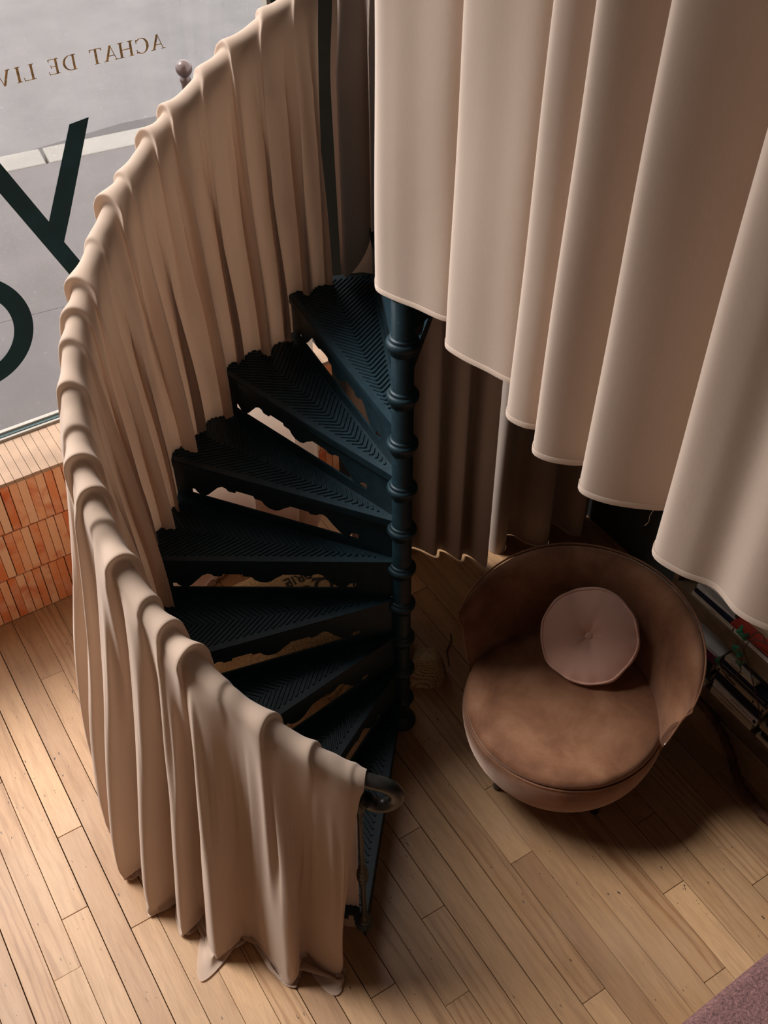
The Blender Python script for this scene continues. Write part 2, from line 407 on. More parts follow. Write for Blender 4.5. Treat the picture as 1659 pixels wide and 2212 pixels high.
def glyph(ch):
    p = []
    if ch == 'A':
        bar(p, (.14, 0), (.46, 1), .05); bar(p, (.80, 0), (.46, 1), .15); p.append([(.27, .3), (.66, .3), (.645, .36), (.29, .36)]); ser(p, .14, 0, .3); ser(p, .82, 0, .34); return p, .98
    if ch == 'C':
        arcb(p, .5, .5, .48, .52, math.radians(48), math.radians(312), .05, .16, 22); p.append([(.80, .70), (.85, .70), (.85, .98), (.80, .93)]); p.append([(.80, .30), (.85, .30), (.85, .02), (.80, .07)]); return p, .92
    if ch == 'H':
        for x in (.2, .84): bar(p, (x, 0), (x, 1), .15); ser(p, x, 0); ser(p, x, 1, up=False)
        p.append([(.2, .48), (.84, .48), (.84, .54), (.2, .54)]); return p, 1.04
    if ch == 'T':
        bar(p, (.42, 0), (.42, 1), .15); ser(p, .42, 0); p.append([(.02, .95), (.82, .95), (.82, 1), (.02, 1)]); p.append([(.02, .80), (.06, .80), (.1, .95), (.02, .97)]); p.append([(.82, .80), (.78, .80), (.74, .95), (.82, .97)]); return p, .84
    if ch == 'D':
        bar(p, (.2, 0), (.2, 1), .15); p.append([(.02, 0), (.4, 0), (.4, .05), (.02, .05)]); p.append([(.02, .95), (.4, .95), (.4, 1), (.02, 1)])
        arcb(p, .4, .5, .55, .5, -PI/2, PI/2, .05, .16, 18); return p, .98
    if ch in 'EL':
        bar(p, (.2, 0), (.2, 1), .15); ser(p, .2, 1, up=False) if ch == 'L' else p.append([(.02, .95), (.70, .95), (.70, 1), (.02, 1)])
        p.append([(.02, 0), (.74, 0), (.74, .05), (.02, .05)]); p.append([(.70, .05), (.74, .0), (.78, .24), (.74, .24)])
        if ch == 'E': p.append([(.2, .48), (.55, .48), (.55, .53), (.2, .53)]); p.append([(.55, .38), (.59, .38), (.59, .62), (.55, .62)]); p.append([(.66, .8), (.70, .8), (.72, 1), (.66, .97)])
        return p, .8
    if ch == 'I': bar(p, (.2, 0), (.2, 1), .15); ser(p, .2, 0); ser(p, .2, 1, up=False); return p, .4
    if ch == 'V': bar(p, (.14, 1), (.48, 0), .15); bar(p, (.80, 1), (.48, 0), .05); ser(p, .14, 1, .34, False); ser(p, .82, 1, .28, False); return p, .96
    if ch == 'R':
        bar(p, (.2, 0), (.2, 1), .15); ser(p, .2, 0); p.append([(.02, .95), (.4, .95), (.4, 1), (.02, 1)]); arcb(p, .38, .74, .32, .26, -PI/2, PI/2, .05, .14, 12)
        bar(p, (.42, .5), (.82, 0), .15); p.append([(.7, 0), (.98, 0), (.96, .05), (.75, .05)]); return p, .95
    if ch == 'S':
        arcb(p, .36, .74, .30, .26, math.radians(30), math.radians(270), .05, .12, 12); arcb(p, .36, .26, .33, .26, math.radians(-150), math.radians(90), .05, .13, 12); return p, .72
L_x = [('A', .031, -.024), ('C', -.030, -.083), ('H', -.088, -.149), ('A', -.150, -.205), ('T', -.208, -.255),
       ('D', -.304, -.356), ('E', -.367, -.410), ('L', -.455, -.500), ('I', -.503, -.527), ('V', -.541, -.596), ('R', -.606, -.66), ('E', -.672, -.715), ('S', -.725, -.765)]
for ch, xa, xb in L_x:
    g, w = glyph(ch); bm = bmesh.new()
    s = (xa-xb)/w
    for j, q in enumerate(g):
        poly(bm, [(xa-px*s, ZB+py*HH) for px, py in q], GY-.0034-.00003*(j % 5))
    where = ' nearest the stair drape' if xa == .031 else ' between H and T' if xa == -.150 else ' beside the D' if xa == -.367 else ''
    tag(obj('gilt_letter', bm, M['gold']), 'small mirrored gilt capital %s on the window glass%s' % (ch, where), 'letter', 'small gilt letters on the window')

# other walls, ceiling, mezzanine
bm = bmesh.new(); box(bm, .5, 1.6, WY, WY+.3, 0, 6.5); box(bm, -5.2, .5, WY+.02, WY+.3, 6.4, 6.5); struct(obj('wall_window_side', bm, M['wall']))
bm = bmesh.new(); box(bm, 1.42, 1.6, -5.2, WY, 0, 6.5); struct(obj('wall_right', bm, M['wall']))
bm = bmesh.new(); box(bm, -5.2, 1.6, -5.2, -5.0, 0, 6.5); struct(obj('wall_front', bm, M['plaster']))
bm = bmesh.new(); box(bm, -4.35, -4.2, -5.0, WY+.3, 0, 6.5); struct(obj('wall_left', bm, M['plaster']))
bm = bmesh.new(); box(bm, -5.2, 1.6, -5.2, WY+.3, 6.5, 6.6); struct(obj('ceiling', bm, M['plaster']))
bm = bmesh.new(); box(bm, .035, 1.42, -4.0, -.10, 2.22, 2.34)
sl = obj('mezzanine', bm, M['slab']); struct(sl)

# street
bm = bmesh.new(); box(bm, -8, 12, WY+.3, 5.45, -.2, -.0); struct(obj('pavement', bm, M['pave']))
Kd = Vector((1.053, -.127, 0)).normalized(); Kn = Vector((-Kd.y, Kd.x, 0))
def kp(s, t, z): return Vector((.15, 5.62, 0)) + Kd*s + Kn*t + Vector((0, 0, z))
def prism(bm, pts, z0, z1):
    a = [bm.verts.new((p.x, p.y, z0)) for p in pts]; b = [bm.verts.new((p.x, p.y, z1)) for p in pts]
    bm.faces.new(a[::-1]); bm.faces.new(b)
    for i in range(len(pts)): bm.faces.new((a[i], a[(i+1) % len(pts)], b[(i+1) % len(pts)], b[i]))
bm = bmesh.new(); prism(bm, [kp(-9, -2, 0), kp(12, -2, 0), kp(12, -.13, 0), kp(-9, -.13, 0)], -.1, .0015); struct(obj('pavement_edge', bm, M['pave']))
bm = bmesh.new(); prism(bm, [kp(-9, .13, 0), kp(12, .13, 0), kp(12, 12, 0), kp(-9, 12, 0)], -.25, -.10); struct(obj('road', bm, M['asphalt']))
bm = bmesh.new(); prism(bm, [kp(-9, .13, 0), kp(12, .13, 0), kp(12, .42, 0), kp(1.0, .48, 0), kp(.2, .33, 0), kp(-9, .30, 0)], -.2, -.097); struct(obj('gutter', bm, M['gutter']))
edges = [-4.5, -3.5, -2.5, -1.5, -.5, .30, 1.75, 2.8, 3.8, 4.8]
for i, (a, b) in enumerate(zip(edges, edges[1:])):
    bm = bmesh.new(); prism(bm, [kp(a+.012, -.13, 0), kp(b-.012, -.13, 0), kp(b-.012, .13, 0), kp(a+.012, .13, 0)], -.18, .006)
    lab = {4: 'pale granite kerb stone left of the joint crossed by the teal letter', 5: 'pale granite kerb stone right of the open joint behind the teal letter'}.get(i, 'pale granite kerb stone in the row along the street gutter')
    o = tag(obj('kerb_stone', bm, M['kerb']), lab, 'kerb stone', 'granite kerb stones along the street'); bevel(o, .012)
bt = empty('bollard', (1.081, 4.178, 0)); tag(bt, 'brown street bollard with a round ball head seen above the stair drape', 'bollard')
bm = bmesh.new(); lathe(bm, [(.045, 0), (.045, .06), (.03, .08), (.028, .9), (.036, .93), (.03, .96)], 24); obj('post', bm, M['bollard'], bt, True)
bm = bmesh.new(); bmesh.ops.create_uvsphere(bm, u_segments=32, v_segments=20, radius=.052, matrix=Matrix.Translation((0, 0, 1.0))); obj('ball_head', bm, M['bollard'], bt, True)
# ------------------------------------------------------------------ spiral staircase
RISE, DPHI, PHI0, NT = .195, 20.68, -130.2, 12
RT = .94       # tread length from the pole axis
def phif(k): return math.radians(PHI0 - DPHI*(k-1))
def zhel(phi_deg): return RISE + RISE*(PHI0-phi_deg)/DPHI
st = empty('spiral_staircase', (0, 0, 0)); tag(st, 'dark teal-black cast iron spiral staircase with herringbone treads', 'staircase')
bm = bmesh.new(); lathe(bm, [(.036, 0), (.0345, .1), (.0345, 3.6)], 40); obj('central_pole', bm, M['paint'], st, True)
bm = bmesh.new(); lathe(bm, [(.06, 0), (.06, .010), (.05, .02), (.042, .05), (.036, .06)], 40); obj('pole_base', bm, M['paint'], st, True)
def collar_mesh():
    bm = bmesh.new()
    lathe(bm, [(.0346, -.024), (.0385, -.022), (.0395, -.006), (.043, -.003), (.0475, 0), (.0505, .007), (.0515, .014), (.0500, .021), (.046, .026), (.0425, .0275), (.0415, .031), (.042, .034), (.039, .0375), (.0350, .039), (.0345, .040)], 48, cap=False)
    me = bpy.data.meshes.new('collar'); bmesh.ops.recalc_face_normals(bm, faces=bm.faces); bm.to_mesh(me); bm.free()
    me.materials.append(M['paint']); me.polygons.foreach_set('use_smooth', [True]*len(me.polygons)); return me
cme = collar_mesh()
for k in range(1, 14):
    o = bpy.data.objects.new('collar', cme); C.objects.link(o); o.parent = st; o.location = (0, 0, RISE*k-.045); o.rotation_euler = (0, 0, k)
# tread plate
A_ = math.radians(DPHI)
def tread_mesh():
    bm = bmesh.new()
    # plate outline: front edge on +x, body turns clockwise
    out = [(.03, .006), (RT-.02, .004)]
    for i in range(9): out.append(((RT+.004)*math.cos(-A_*i/8*1.0-.006), (RT+.004)*math.sin(-A_*i/8-.006)))
    out += [(.04*math.cos(-A_), .04*math.sin(-A_)-.012)]
    a = [bm.verts.new((x, y, -.010)) for x, y in out]; b = [bm.verts.new((x, y, 0)) for x, y in out]
    bm.faces.new(a[::-1]); bm.faces.new(b)
    for i in range(len(out)): bm.faces.new((a[i], a[(i+1) % len(out)], b[(i+1) % len(out)], b[i]))
    # front nosing roll and down-turned lips
    box(bm, .04, RT-.012, -.002, .006, -.030, -.004)
    # boss carrying the baluster
    lathe(bm, [(.029, -.030), (.031, -.02), (.031, -.002), (.027, .004), (.017, .006)], 28, Matrix.Translation((RT+.015, -.004, 0)))
    # herringbone ribs
    mid = -A_/2; ax = Vector((math.cos(mid), math.sin(mid))); side = Vector((-ax.y, ax.x))
    ang = math.radians(47); half = A_/2
    w, h = .0046, .0050
    s = .075
    while s < RT-.01:
        for sg in (1, -1):
            d = (ax*math.cos(ang) + side*sg*math.sin(ang))
            p0 = ax*s
            # length until the border parallel to the edge
            e_dir = Vector((math.cos(mid+sg*half), math.sin(mid+sg*half))); nrm = Vector((-e_dir.y, e_dir.x))*sg
            mrg = .021 if sg > 0 else .010
            dist = (-mrg - p0.dot(nrm))/d.dot(nrm)
            # stop also at the outer rim
            R_ = RT-.022
            bq = p0.dot(d); cq = p0.dot(p0)-R_*R_
            if cq > 0: continue
            dist = min(dist, -bq+math.sqrt(bq*bq-cq))
            if dist < .006: continue
            n2 = Vector((-d.y, d.x)); q0 = p0-d*.0*sg; q1 = p0+d*dist
            base = [q0+n2*w, q1+n2*w, q1-n2*w, q0-n2*w]
            tp = [q0+n2*w*.6, q1+n2*w*.6-d*.002, q1-n2*w*.6-d*.002, q0-n2*w*.6]
            va = [bm.verts.new((p.x, p.y, 0)) for p in base]; vb = [bm.verts.new((p.x, p.y, h)) for p in tp]
            bm.faces.new(vb)
            for i in range(4): bm.faces.new((va[i], va[(i+1) % 4], vb[(i+1) % 4], vb[i]))
        s += .0215
    # outer margin ribs continue from the rim side
    bmesh.ops.recalc_face_normals(bm, faces=bm.faces)
    me = bpy.data.meshes.new('tread'); bm.to_mesh(me); bm.free(); me.materials.append(M['paint']); return me
def riser_mesh():
    prof = [(.165, -.124), (.188, -.125), (.201, -.146), (.232, -.143), (.261, -.113), (.284, -.083), (.299, -.074), (.314, -.077), (.325, -.087), (.350, -.089), (.357, -.080), (.427, -.079),
            (.430, -.083), (.454, -.099), (.470, -.114), (.489, -.122), (.514, -.119), (.530, -.108), (.541, -.092), (.569, -.090), (.573, -.079), (.643, -.078), (.647, -.090), (.675, -.090), (.684, -.079), (.698, -.076),
            (.717, -.086), (.741, -.113), (.762, -.137), (.779, -.148), (.796, -.147), (.808, -.138), (.816, -.126), (.831, -.127)]
    pr = [Vector((x, 0, z)) for x, z in prof]
    # smooth the profile a little
    sm = []
    for i in range(len(pr)-1):
        sm.append(pr[i])
        if (pr[i+1]-pr[i]).length > .012:
            sm.append((pr[i]+pr[i+1])/2)
    sm.append(pr[-1])
    bm = bmesh.new(); y0, y1 = -.010, -.003; zb = -.152; zlow = -RISE+.001; zt = -.009
    def quad4(p):  # p: four (x,z)
        a = [bm.verts.new((x, y0, z)) for x, z in p]; b = [bm.verts.new((x, y1, z)) for x, z in p]
        bm.faces.new(a); bm.faces.new(b[::-1])
        for i in range(4): bm.faces.new((a[i], a[(i+1) % 4], b[(i+1) % 4], b[i]))
    quad4([(.034, zlow), (.165, zlow), (.165, zt), (.034, zt)])
    quad4([(.831, zlow), (RT-.015, zlow), (RT-.015, zt), (.831, zt)])
    quad4([(.165, zlow), (.831, zlow), (.831, zb), (.165, zb)])
    xs = [p.x for p in sm]; zs = [p.z for p in sm]
    for i in range(len(xs)-1):
        quad4([(xs[i], zs[i]), (xs[i+1], zs[i+1]), (xs[i+1], zt), (xs[i], zt)])
    bmesh.ops.remove_doubles(bm, verts=bm.verts, dist=.0001)
    bmesh.ops.recalc_face_normals(bm, faces=bm.faces)
    me = bpy.data.meshes.new('riser_panel'); bm.to_mesh(me); bm.free(); me.materials.append(M['paint']); return me
def rim_mesh():   # little skirt below the outer rim
    bm = bmesh.new()
    n = 8
    for i in range(n):
        a0, a1 = -A_*i/n-.02, -A_*(i+1)/n
        q = [(RT*math.cos(a0), RT*math.sin(a0)), (RT*math.cos(a1), RT*math.sin(a1)), ((RT-.006)*math.cos(a1), (RT-.006)*math.sin(a1)), ((RT-.006)*math.cos(a0), (RT-.006)*math.sin(a0))]
        z0 = -.05
        a = [bm.verts.new((x, y, z0)) for x, y in q]; b = [bm.verts.new((x, y, -.008)) for x, y in q]
        bm.faces.new(a[::-1]); bm.faces.new(b)
        for j in range(4): bm.faces.new((a[j], a[(j+1) % 4], b[(j+1) % 4], b[j]))
    bmesh.ops.recalc_face_normals(bm, faces=bm.faces)
    me = bpy.data.meshes.new('outer_rim'); bm.to_mesh(me); bm.free(); me.materials.append(M['paint']); return me
tm, rm, im = tread_mesh(), riser_mesh(), rim_mesh()
for k in range(1, NT+1):
    t = bpy.data.objects.new('tread', tm); C.objects.link(t); t.parent = st; t.location = (0, 0, RISE*k); t.rotation_euler = (0, 0, phif(k))
    for nm, me in (('riser_panel', rm), ('outer_rim', im)):
        o = bpy.data.objects.new(nm, me); C.objects.link(o); o.parent = t
# balusters with a cast knot half way up
HR = .925; RR = .965
def baluster_mesh():
    bm = bmesh.new()
    prof = [(.024, .0), (.024, .010), (.016, .018), (.011, .03), (.0095, .05), (.0088, .26), (.0088, .275), (.014, .282), (.011, .289), (.016, .296), (.0185, .304), (.013, .312), (.0195, .322), (.020, .334), (.0135, .343),
            (.0185, .352), (.016, .360), (.011, .368), (.014, .374), (.0088, .382), (.0085, .70), (.013, .71), (.0085, .72), (.015, .735), (.017, .755), (.011, .775), (.0085, .79), (.0085, .90)]
    lathe(bm, prof, 20)
    bmesh.ops.recalc_face_normals(bm, faces=bm.faces)
    me = bpy.data.meshes.new('baluster'); bm.to_mesh(me); bm.free(); me.materials.append(M['legs']); me.polygons.foreach_set('use_smooth', [True]*len(me.polygons)); return me
bme = baluster_mesh()
for k in range(1, NT+1):
    o = bpy.data.objects.new('baluster', bme); C.objects.link(o); o.parent = st
    a = phif(k); o.location = ((RT+.017)*math.cos(a), (RT+.017)*math.sin(a), RISE*k)
def rail_pt(pd, r=RR, dz=0): a = math.radians(pd); return Vector((r*math.cos(a), r*math.sin(a), zhel(pd)+HR+dz))
pts = [rail_pt(p) for p in np.arange(-362, -129.9, 2.5)]
P0 = rail_pt(-130); a = math.radians(-130); T = Vector((-math.sin(a), math.cos(a), 0)); Nn = Vector((math.cos(a), math.sin(a), 0)); Z = Vector((0, 0, 1))
scroll = catmull([P0, P0+T*.035-Z*.012, P0+T*.075-Z*.030-Nn*.004, P0+T*.102-Z*.062-Nn*.008, P0+T*.106-Z*.102-Nn*.008, P0+T*.080-Z*.134-Nn*.004, P0+T*.045-Z*.135, P0+T*.022-Z*.112+Nn*.004], 6)
bm = bmesh.new(); tube(bm, pts + scroll[1:], .0225, 20); obj('handrail', bm, M['rail'], st, True)
bm = bmesh.new()
q = P0+T*.022-Z*.112+Nn*.004; dv = (q-(P0+T*.045-Z*.135)).normalized()
tube(bm, [q-dv*.004+dv*x for x in (0, .006, .010, .014, .018, .022, .026, .030, .034, .040)], [.022, .027, .020, .026, .019, .025, .018, .022, .016, .004], 20)
obj('scroll_end', bm, M['legs'], st, True)

# ------------------------------------------------------------------ cloth solver (position based, grid of threads)
def relax(X, inv, Lh, Lv, Ld1, Ld2, collide, steps, iters, grav=-9.8, kb=.06, damp=.985, dt=1/90., Bh=None, Bv=None):
    V = np.zeros_like(X); g = np.array([0, 0, grav])*dt*dt
    def solve(a, b, wa, wb, L, k=1.0):
        d = b-a; l = np.sqrt((d*d).sum(-1))+1e-9
        w = wa+wb; w = np.where(w > 0, w, 1)
        c = ((l-L)/l/w*k)[..., None]*d
        a += c*wa[..., None]; b -= c*wb[..., None]
    w = inv
    nu, nv = w.shape
    for s in range(steps):
        P = X.copy()
        X = X + (V + g)*(w > 0)[..., None]
        for it in range(iters):
            for p in (0, 1):
                n = (nu-p)//2*2+p; a = X[p:n:2]; b = X[p+1:n+1:2]; m = min(len(a), len(b)); solve(a[:m], b[:m], w[p:n:2][:m], w[p+1:n+1:2][:m], Lh[p:n:2][:m])
            for p in (0, 1):
                n = (nv-p)//2*2+p; a = X[:, p:n:2]; b = X[:, p+1:n+1:2]; m = min(a.shape[1], b.shape[1]); solve(a[:, :m], b[:, :m], w[:, p:n:2][:, :m], w[:, p+1:n+1:2][:, :m], Lv[:, p:n:2][:, :m])
            for p in (0, 1):
                a = X[p:-1:2, :-1]; b = X[p+1::2, 1:]; m = min(len(a), len(b)); solve(a[:m], b[:m], w[p:-1:2, :-1][:m], w[p+1::2, 1:][:m], Ld1[p::2][:m], .35)
                a = X[p:-1:2, 1:]; b = X[p+1::2, :-1]; m = min(len(a), len(b)); solve(a[:m], b[:m], w[p:-1:2, 1:][:m], w[p+1::2, :-1][:m], Ld2[p::2][:m], .35)
            if it == 0:
                for p in (0, 1, 2, 3):
                    a = X[p:-2:4]; b = X[p+2::4]; m = min(len(a), len(b))
                    if m: solve(a[:m], b[:m], w[p:-2:4][:m], w[p+2::4][:m], (Lh[:-1]+Lh[1:])[p::4][:m], kb)
                    a = X[:, p:-2:4]; b = X[:, p+2::4]; m = min(a.shape[1], b.shape[1])
                    if m: solve(a[:, :m], b[:, :m], w[:, p:-2:4][:, :m], w[:, p+2::4][:, :m], (Lv[:, :-1]+Lv[:, 1:])[:, p::4][:, :m], kb)
        X = collide(X, P)
        V = (X-P)*damp
    return X

def stair_drape(name, pa, pb, step, n_in, n_out, seeds, m, sim=(0, 0), seed=3, outer=None, inner=None, conek=1.0, lin=None, lout=None, slack=1.0):
    r_ = np.random.default_rng(seed)
    ph = np.arange(pa, pb-step*.5, -step)
    nu = len(ph); rad = np.radians(ph); U = RR*np.abs(rad-rad[0])
    RHO = .034; ntube = 11
    sd_ = np.array(seeds); Us = RR*np.abs(np.radians(sd_[:, 0])-rad[0]); hs, ain, aout = sd_[:, 1], sd_[:, 2], sd_[:, 3]
    ws = r_.uniform(.022, .036, len(Us)); sk = r_.uniform(-.4, .5, len(Us))
    zt = zhel(ph)
    Lin = np.array([lin(p) for p in ph]); Lout = np.array([lout(p) for p in ph])
    nv = n_in + ntube + n_out
    X = np.zeros((nu, nv, 3)); inv = np.ones((nu, nv))
    dep = np.zeros((nu, nv)); th = np.zeros(nv)
    for j in range(nv):
        if j < n_in: dep[:, j] = -Lin*(1-j/n_in); th[j] = PI
        elif j < n_in+ntube: th[j] = PI*(1-(j-n_in)/(ntube-1)); inv[:, j] = 0
        else: dep[:, j] = Lout*(j-n_in-ntube+1)/n_out; th[j] = 0
    inv[:, n_in-1] = 0; inv[:, n_in+ntube] = 0
    lam = np.diff(Us); 
    ext = np.concatenate([[Us[0]-.12], Us, [Us[-1]+.12]]); pidx = np.interp(U, ext, np.arange(len(ext)))
    lamU = np.interp(U, ext, np.concatenate([[.1], (np.concatenate([lam, [lam[-1]]])+np.concatenate([[lam[0]], lam]))/2, [.1]]))
    Uo = RR*np.abs(np.radians(np.array(outer)[:, 0])-rad[0]); lo_ = np.diff(Uo); exo = np.concatenate([[Uo[0]-.15], Uo, [Uo[-1]+.15]]); pid2 = np.interp(U, exo, np.arange(len(exo)))
    lamO = np.interp(U, exo, np.concatenate([[.15], (np.concatenate([lo_, [lo_[-1]]])+np.concatenate([[lo_[0]], lo_]))/2, [.15]]))
    
    Ui = RR*np.abs(np.radians(np.array(inner)[:, 0])-rad[0]); li_ = np.diff(Ui); exi = np.concatenate([[Ui[0]-.15], Ui, [Ui[-1]+.15]]); pid3 = np.interp(U, exi, np.arange(len(exi)))
    lamU = np.interp(U, exi, np.concatenate([[.15], (np.concatenate([li_, [li_[-1]]])+np.concatenate([[li_[0]], li_]))/2, [.15]])); pidx = pid3
    aI = np.interp(U, Ui, np.array(inner)[:, 1]); aO = np.interp(U, Uo, np.array(outer)[:, 1])
    for j in range(nv):
        sidx = (j-n_in-ntube/2)/ntube
        d = np.abs(dep[:, j]); s_ = np.clip(sidx, -.6, .6); near = 1-np.clip(d/.28, 0, 1)
        bmp = np.zeros(nu); shf = np.zeros(nu)
        for u, h, w_, k_ in zip(Us, hs, ws, sk):
            x = (U-(u+k_*.05*s_+.012*math.cos(PI*s_)))/w_
            x = np.where(x < 0, x*3.8, x*1.0)
            g = .8*h*np.exp(-np.abs(x)**1.7); shf = np.where(g > bmp, 1, shf); bmp = np.maximum(bmp, g)
        # fine puckers radiating from the lips
        puck = .0011*np.sin(U*95+3*sidx)*np.sin(U*11+1) + .0012*np.sin(U*47-5*sidx+2)
        c_ = np.cos(2*PI*pidx)
        c2 = np.cos(2*PI*pid2)
        wave = np.where(dep[:, j] > 0, c2*.5+.5, c_*.5+.5 + .13*np.cos(4*PI*pidx+1.3))
        am = np.where(dep[:, j] > 0, aO, aI)*np.clip(d/.34, 0, 1)**.8
        rad_off = RHO + (bmp+puck)*near + bmp*np.where(dep[:, j] > 0, .0, .12)*(1-near) + am*wave
        outr = dep[:, j] > 0
        ushift = -(bmp*1.35*near + np.where(outr, lamO*.20, lamU*.30)*np.clip(am/.045, 0, 1)*np.where(outr, c2, c_)*(1-near))
        if j < n_in or j >= n_in+ntube:
            sgn = -1 if j < n_in else 1
            cone = ((.07+.065*np.clip((-148-ph)/22, 0, 1))*conek if sgn > 0 else .0)*np.clip(d/1.1, 0, 1)**1.3
            rr = RR + sgn*(rad_off) + cone
            z = zt+HR - d - .25*bmp*near
            if sgn > 0: rr = rr + np.clip(.01-z, 0, 1)*.85; z = np.maximum(z, .008+.006*np.abs(np.sin(U*37+d*21)))
        else:
            rr = RR + rad_off*math.cos(th[j]); z = zt+HR + rad_off*math.sin(th[j])
        r2 = rad - ushift/RR*1.0
        if dep[0, j] > 0 and pa > -135: r2 = r2 + math.radians(5)*np.exp(-(U[-1]-U)/.10)*np.clip(d/.2, 0, 1)
        if dep[0, j] > 0 and pa > -135: r2 = r2 - math.radians(4.6)*np.exp(-U/.12)*np.clip(d/.35, 0, 1)**.8
        if dep[0, j] < 0 and pa > -135: r2 = r2 - math.radians(3.2)*np.exp(-U/.08)*np.clip(d/.1, 0, 1)
        X[:, j, 0] = rr*np.cos(r2); X[:, j, 1] = rr*np.sin(r2); X[:, j, 2] = z
    # pattern lengths
    fall = np.abs(dep)
    if sim[0]:
        H0 = np.sqrt(((X[1:]-X[:-1])**2).sum(-1))
        tubem = (fall[1:] < .02)
        Lh = H0*np.where(tubem, 1, slack)
        Lv = np.sqrt(((X[:, 1:]-X[:, :-1])**2).sum(-1))
        Ld1 = np.sqrt(((X[1:, 1:]-X[:-1, :-1])**2).sum(-1))*1.01
        Ld2 = np.sqrt(((X[1:, :-1]-X[:-1, 1:])**2).sum(-1))*1.01
        outm = (dep > 0)[None, :, :][0]
        def collide(X, P):
            rxy = np.sqrt(X[..., 0]**2+X[..., 1]**2)+1e-9
            tgt = np.where(dep > 0, np.maximum(rxy, RR+.020), np.where(dep < 0, np.minimum(rxy, RR-.040), rxy))
            f_ = (tgt/rxy)[..., None]; X = X.copy()
            X[..., :2] *= f_
            X[..., 1] = np.minimum(X[..., 1], WY-.012)
            lay = .006+.004*np.clip((dep-1.0), 0, .3)
            hit = X[..., 2] < lay
            X[..., 2] = np.where(hit, lay, X[..., 2])
            X[..., :2] = np.where(hit[..., None], P[..., :2]*.9+X[..., :2]*.1, X[..., :2])
            return X
        X = relax(X, inv, Lh, Lv, Ld1, Ld2, collide, sim[0], sim[1])
    return grid_mesh(name, X, m, sub=1), X

# where each fold of the big drape crosses the handrail: angle, height of the lip, depth of the fold inside and outside
seedsA = [(-130.5, .004, .02), (-137.5, .011, .03), (-145.5, .020, .04), (-153, .005, .03), (-160.5, .034, .04), (-165, .022, .03), (-169.5, .014, .04), (-177, .030, .045), (-183, .008, .04), (-188, .026, .05), (-193.5, .030, .03),
          (-198, .012, .05), (-205, .020, .035), (-212, .016, .055), (-217, .020, .03), (-222, .030, .04), (-229, .010, .062), (-236.5, .034, .05), (-241, .014, .022), (-249, .026, .070),
          (-254, .024, .030), (-262, .012, .068), (-268, .022, .028), (-275.5, .016, .060), (-282, .014, .035)]
seedsA = [t+(.05,) for t in seedsA]
def tread_level(p):
    k = (PHI0-p)/DPHI + 1e-6
    k0 = math.floor(k); fr = k-k0
    t = min(1, max(0, (fr-.80)/.20)); t = t*t*(3-2*t)
    return RISE*(k0+1+t)
def linA(p): return zhel(p)+HR-tread_level(p)-.016+.004*math.sin(p*.5)
def loutA(p):
    e = -.022
    for c_, w_, h_ in ((-133.5, 3.0, .07), (-157.5, 2.6, .10), (-149, 5, .0), (-170, 3, .03), (-186, 3, .05), (-203, 3, .05), (-215, 4, .05)): e += h_*math.exp(-((p-c_)/w_)**2)
    return zhel(p)+HR+e
drA, XA = stair_drape('draped_curtain', -128.8, -286.5, .5, 34, 46, seedsA, M['cloth'], sim=(22, 5), inner=[(-131, .02), (-140, .05), (-149, .06), (-158, .06), (-166, .06), (-174, .06), (-182, .07), (-190, .06), (-197.5, .08), (-204, .055), (-212, .09), (-218, .05), (-226, .085), (-232, .06), (-240.5, .095), (-246, .05), (-255, .10), (-261, .055), (-269, .09), (-274.5, .06), (-281, .08), (-286, .04)], outer=[(-132, .03), (-143.5, .10), (-157.5, .115), (-164, .09), (-171, .105), (-180, .12), (-189, .10), (-201, .10), (-216, .05), (-230, .05), (-244, .05), (-258, .05), (-270, .05), (-282, .05)], lin=linA, lout=loutA, slack=1.04)
tag(drA, 'long cream curtain draped over the lower handrail, hanging down both sides to the floor', 'curtain')
seedsB = [(-291, .012, .05, .05), (-297, .016, .05, .06), (-303, .02, .05, .05), (-309, .016, .05, .06), (-315, .02, .05, .05), (-321, .02, .05, .05)]
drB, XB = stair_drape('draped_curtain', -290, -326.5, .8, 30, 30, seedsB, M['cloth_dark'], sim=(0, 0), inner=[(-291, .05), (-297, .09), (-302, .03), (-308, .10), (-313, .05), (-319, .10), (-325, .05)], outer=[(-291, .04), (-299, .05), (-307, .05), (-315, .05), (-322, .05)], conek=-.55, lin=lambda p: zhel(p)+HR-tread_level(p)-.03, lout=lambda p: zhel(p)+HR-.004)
tag(drB, 'shadowed cream curtain draped inside the upper flight, behind the open gap', 'curtain')
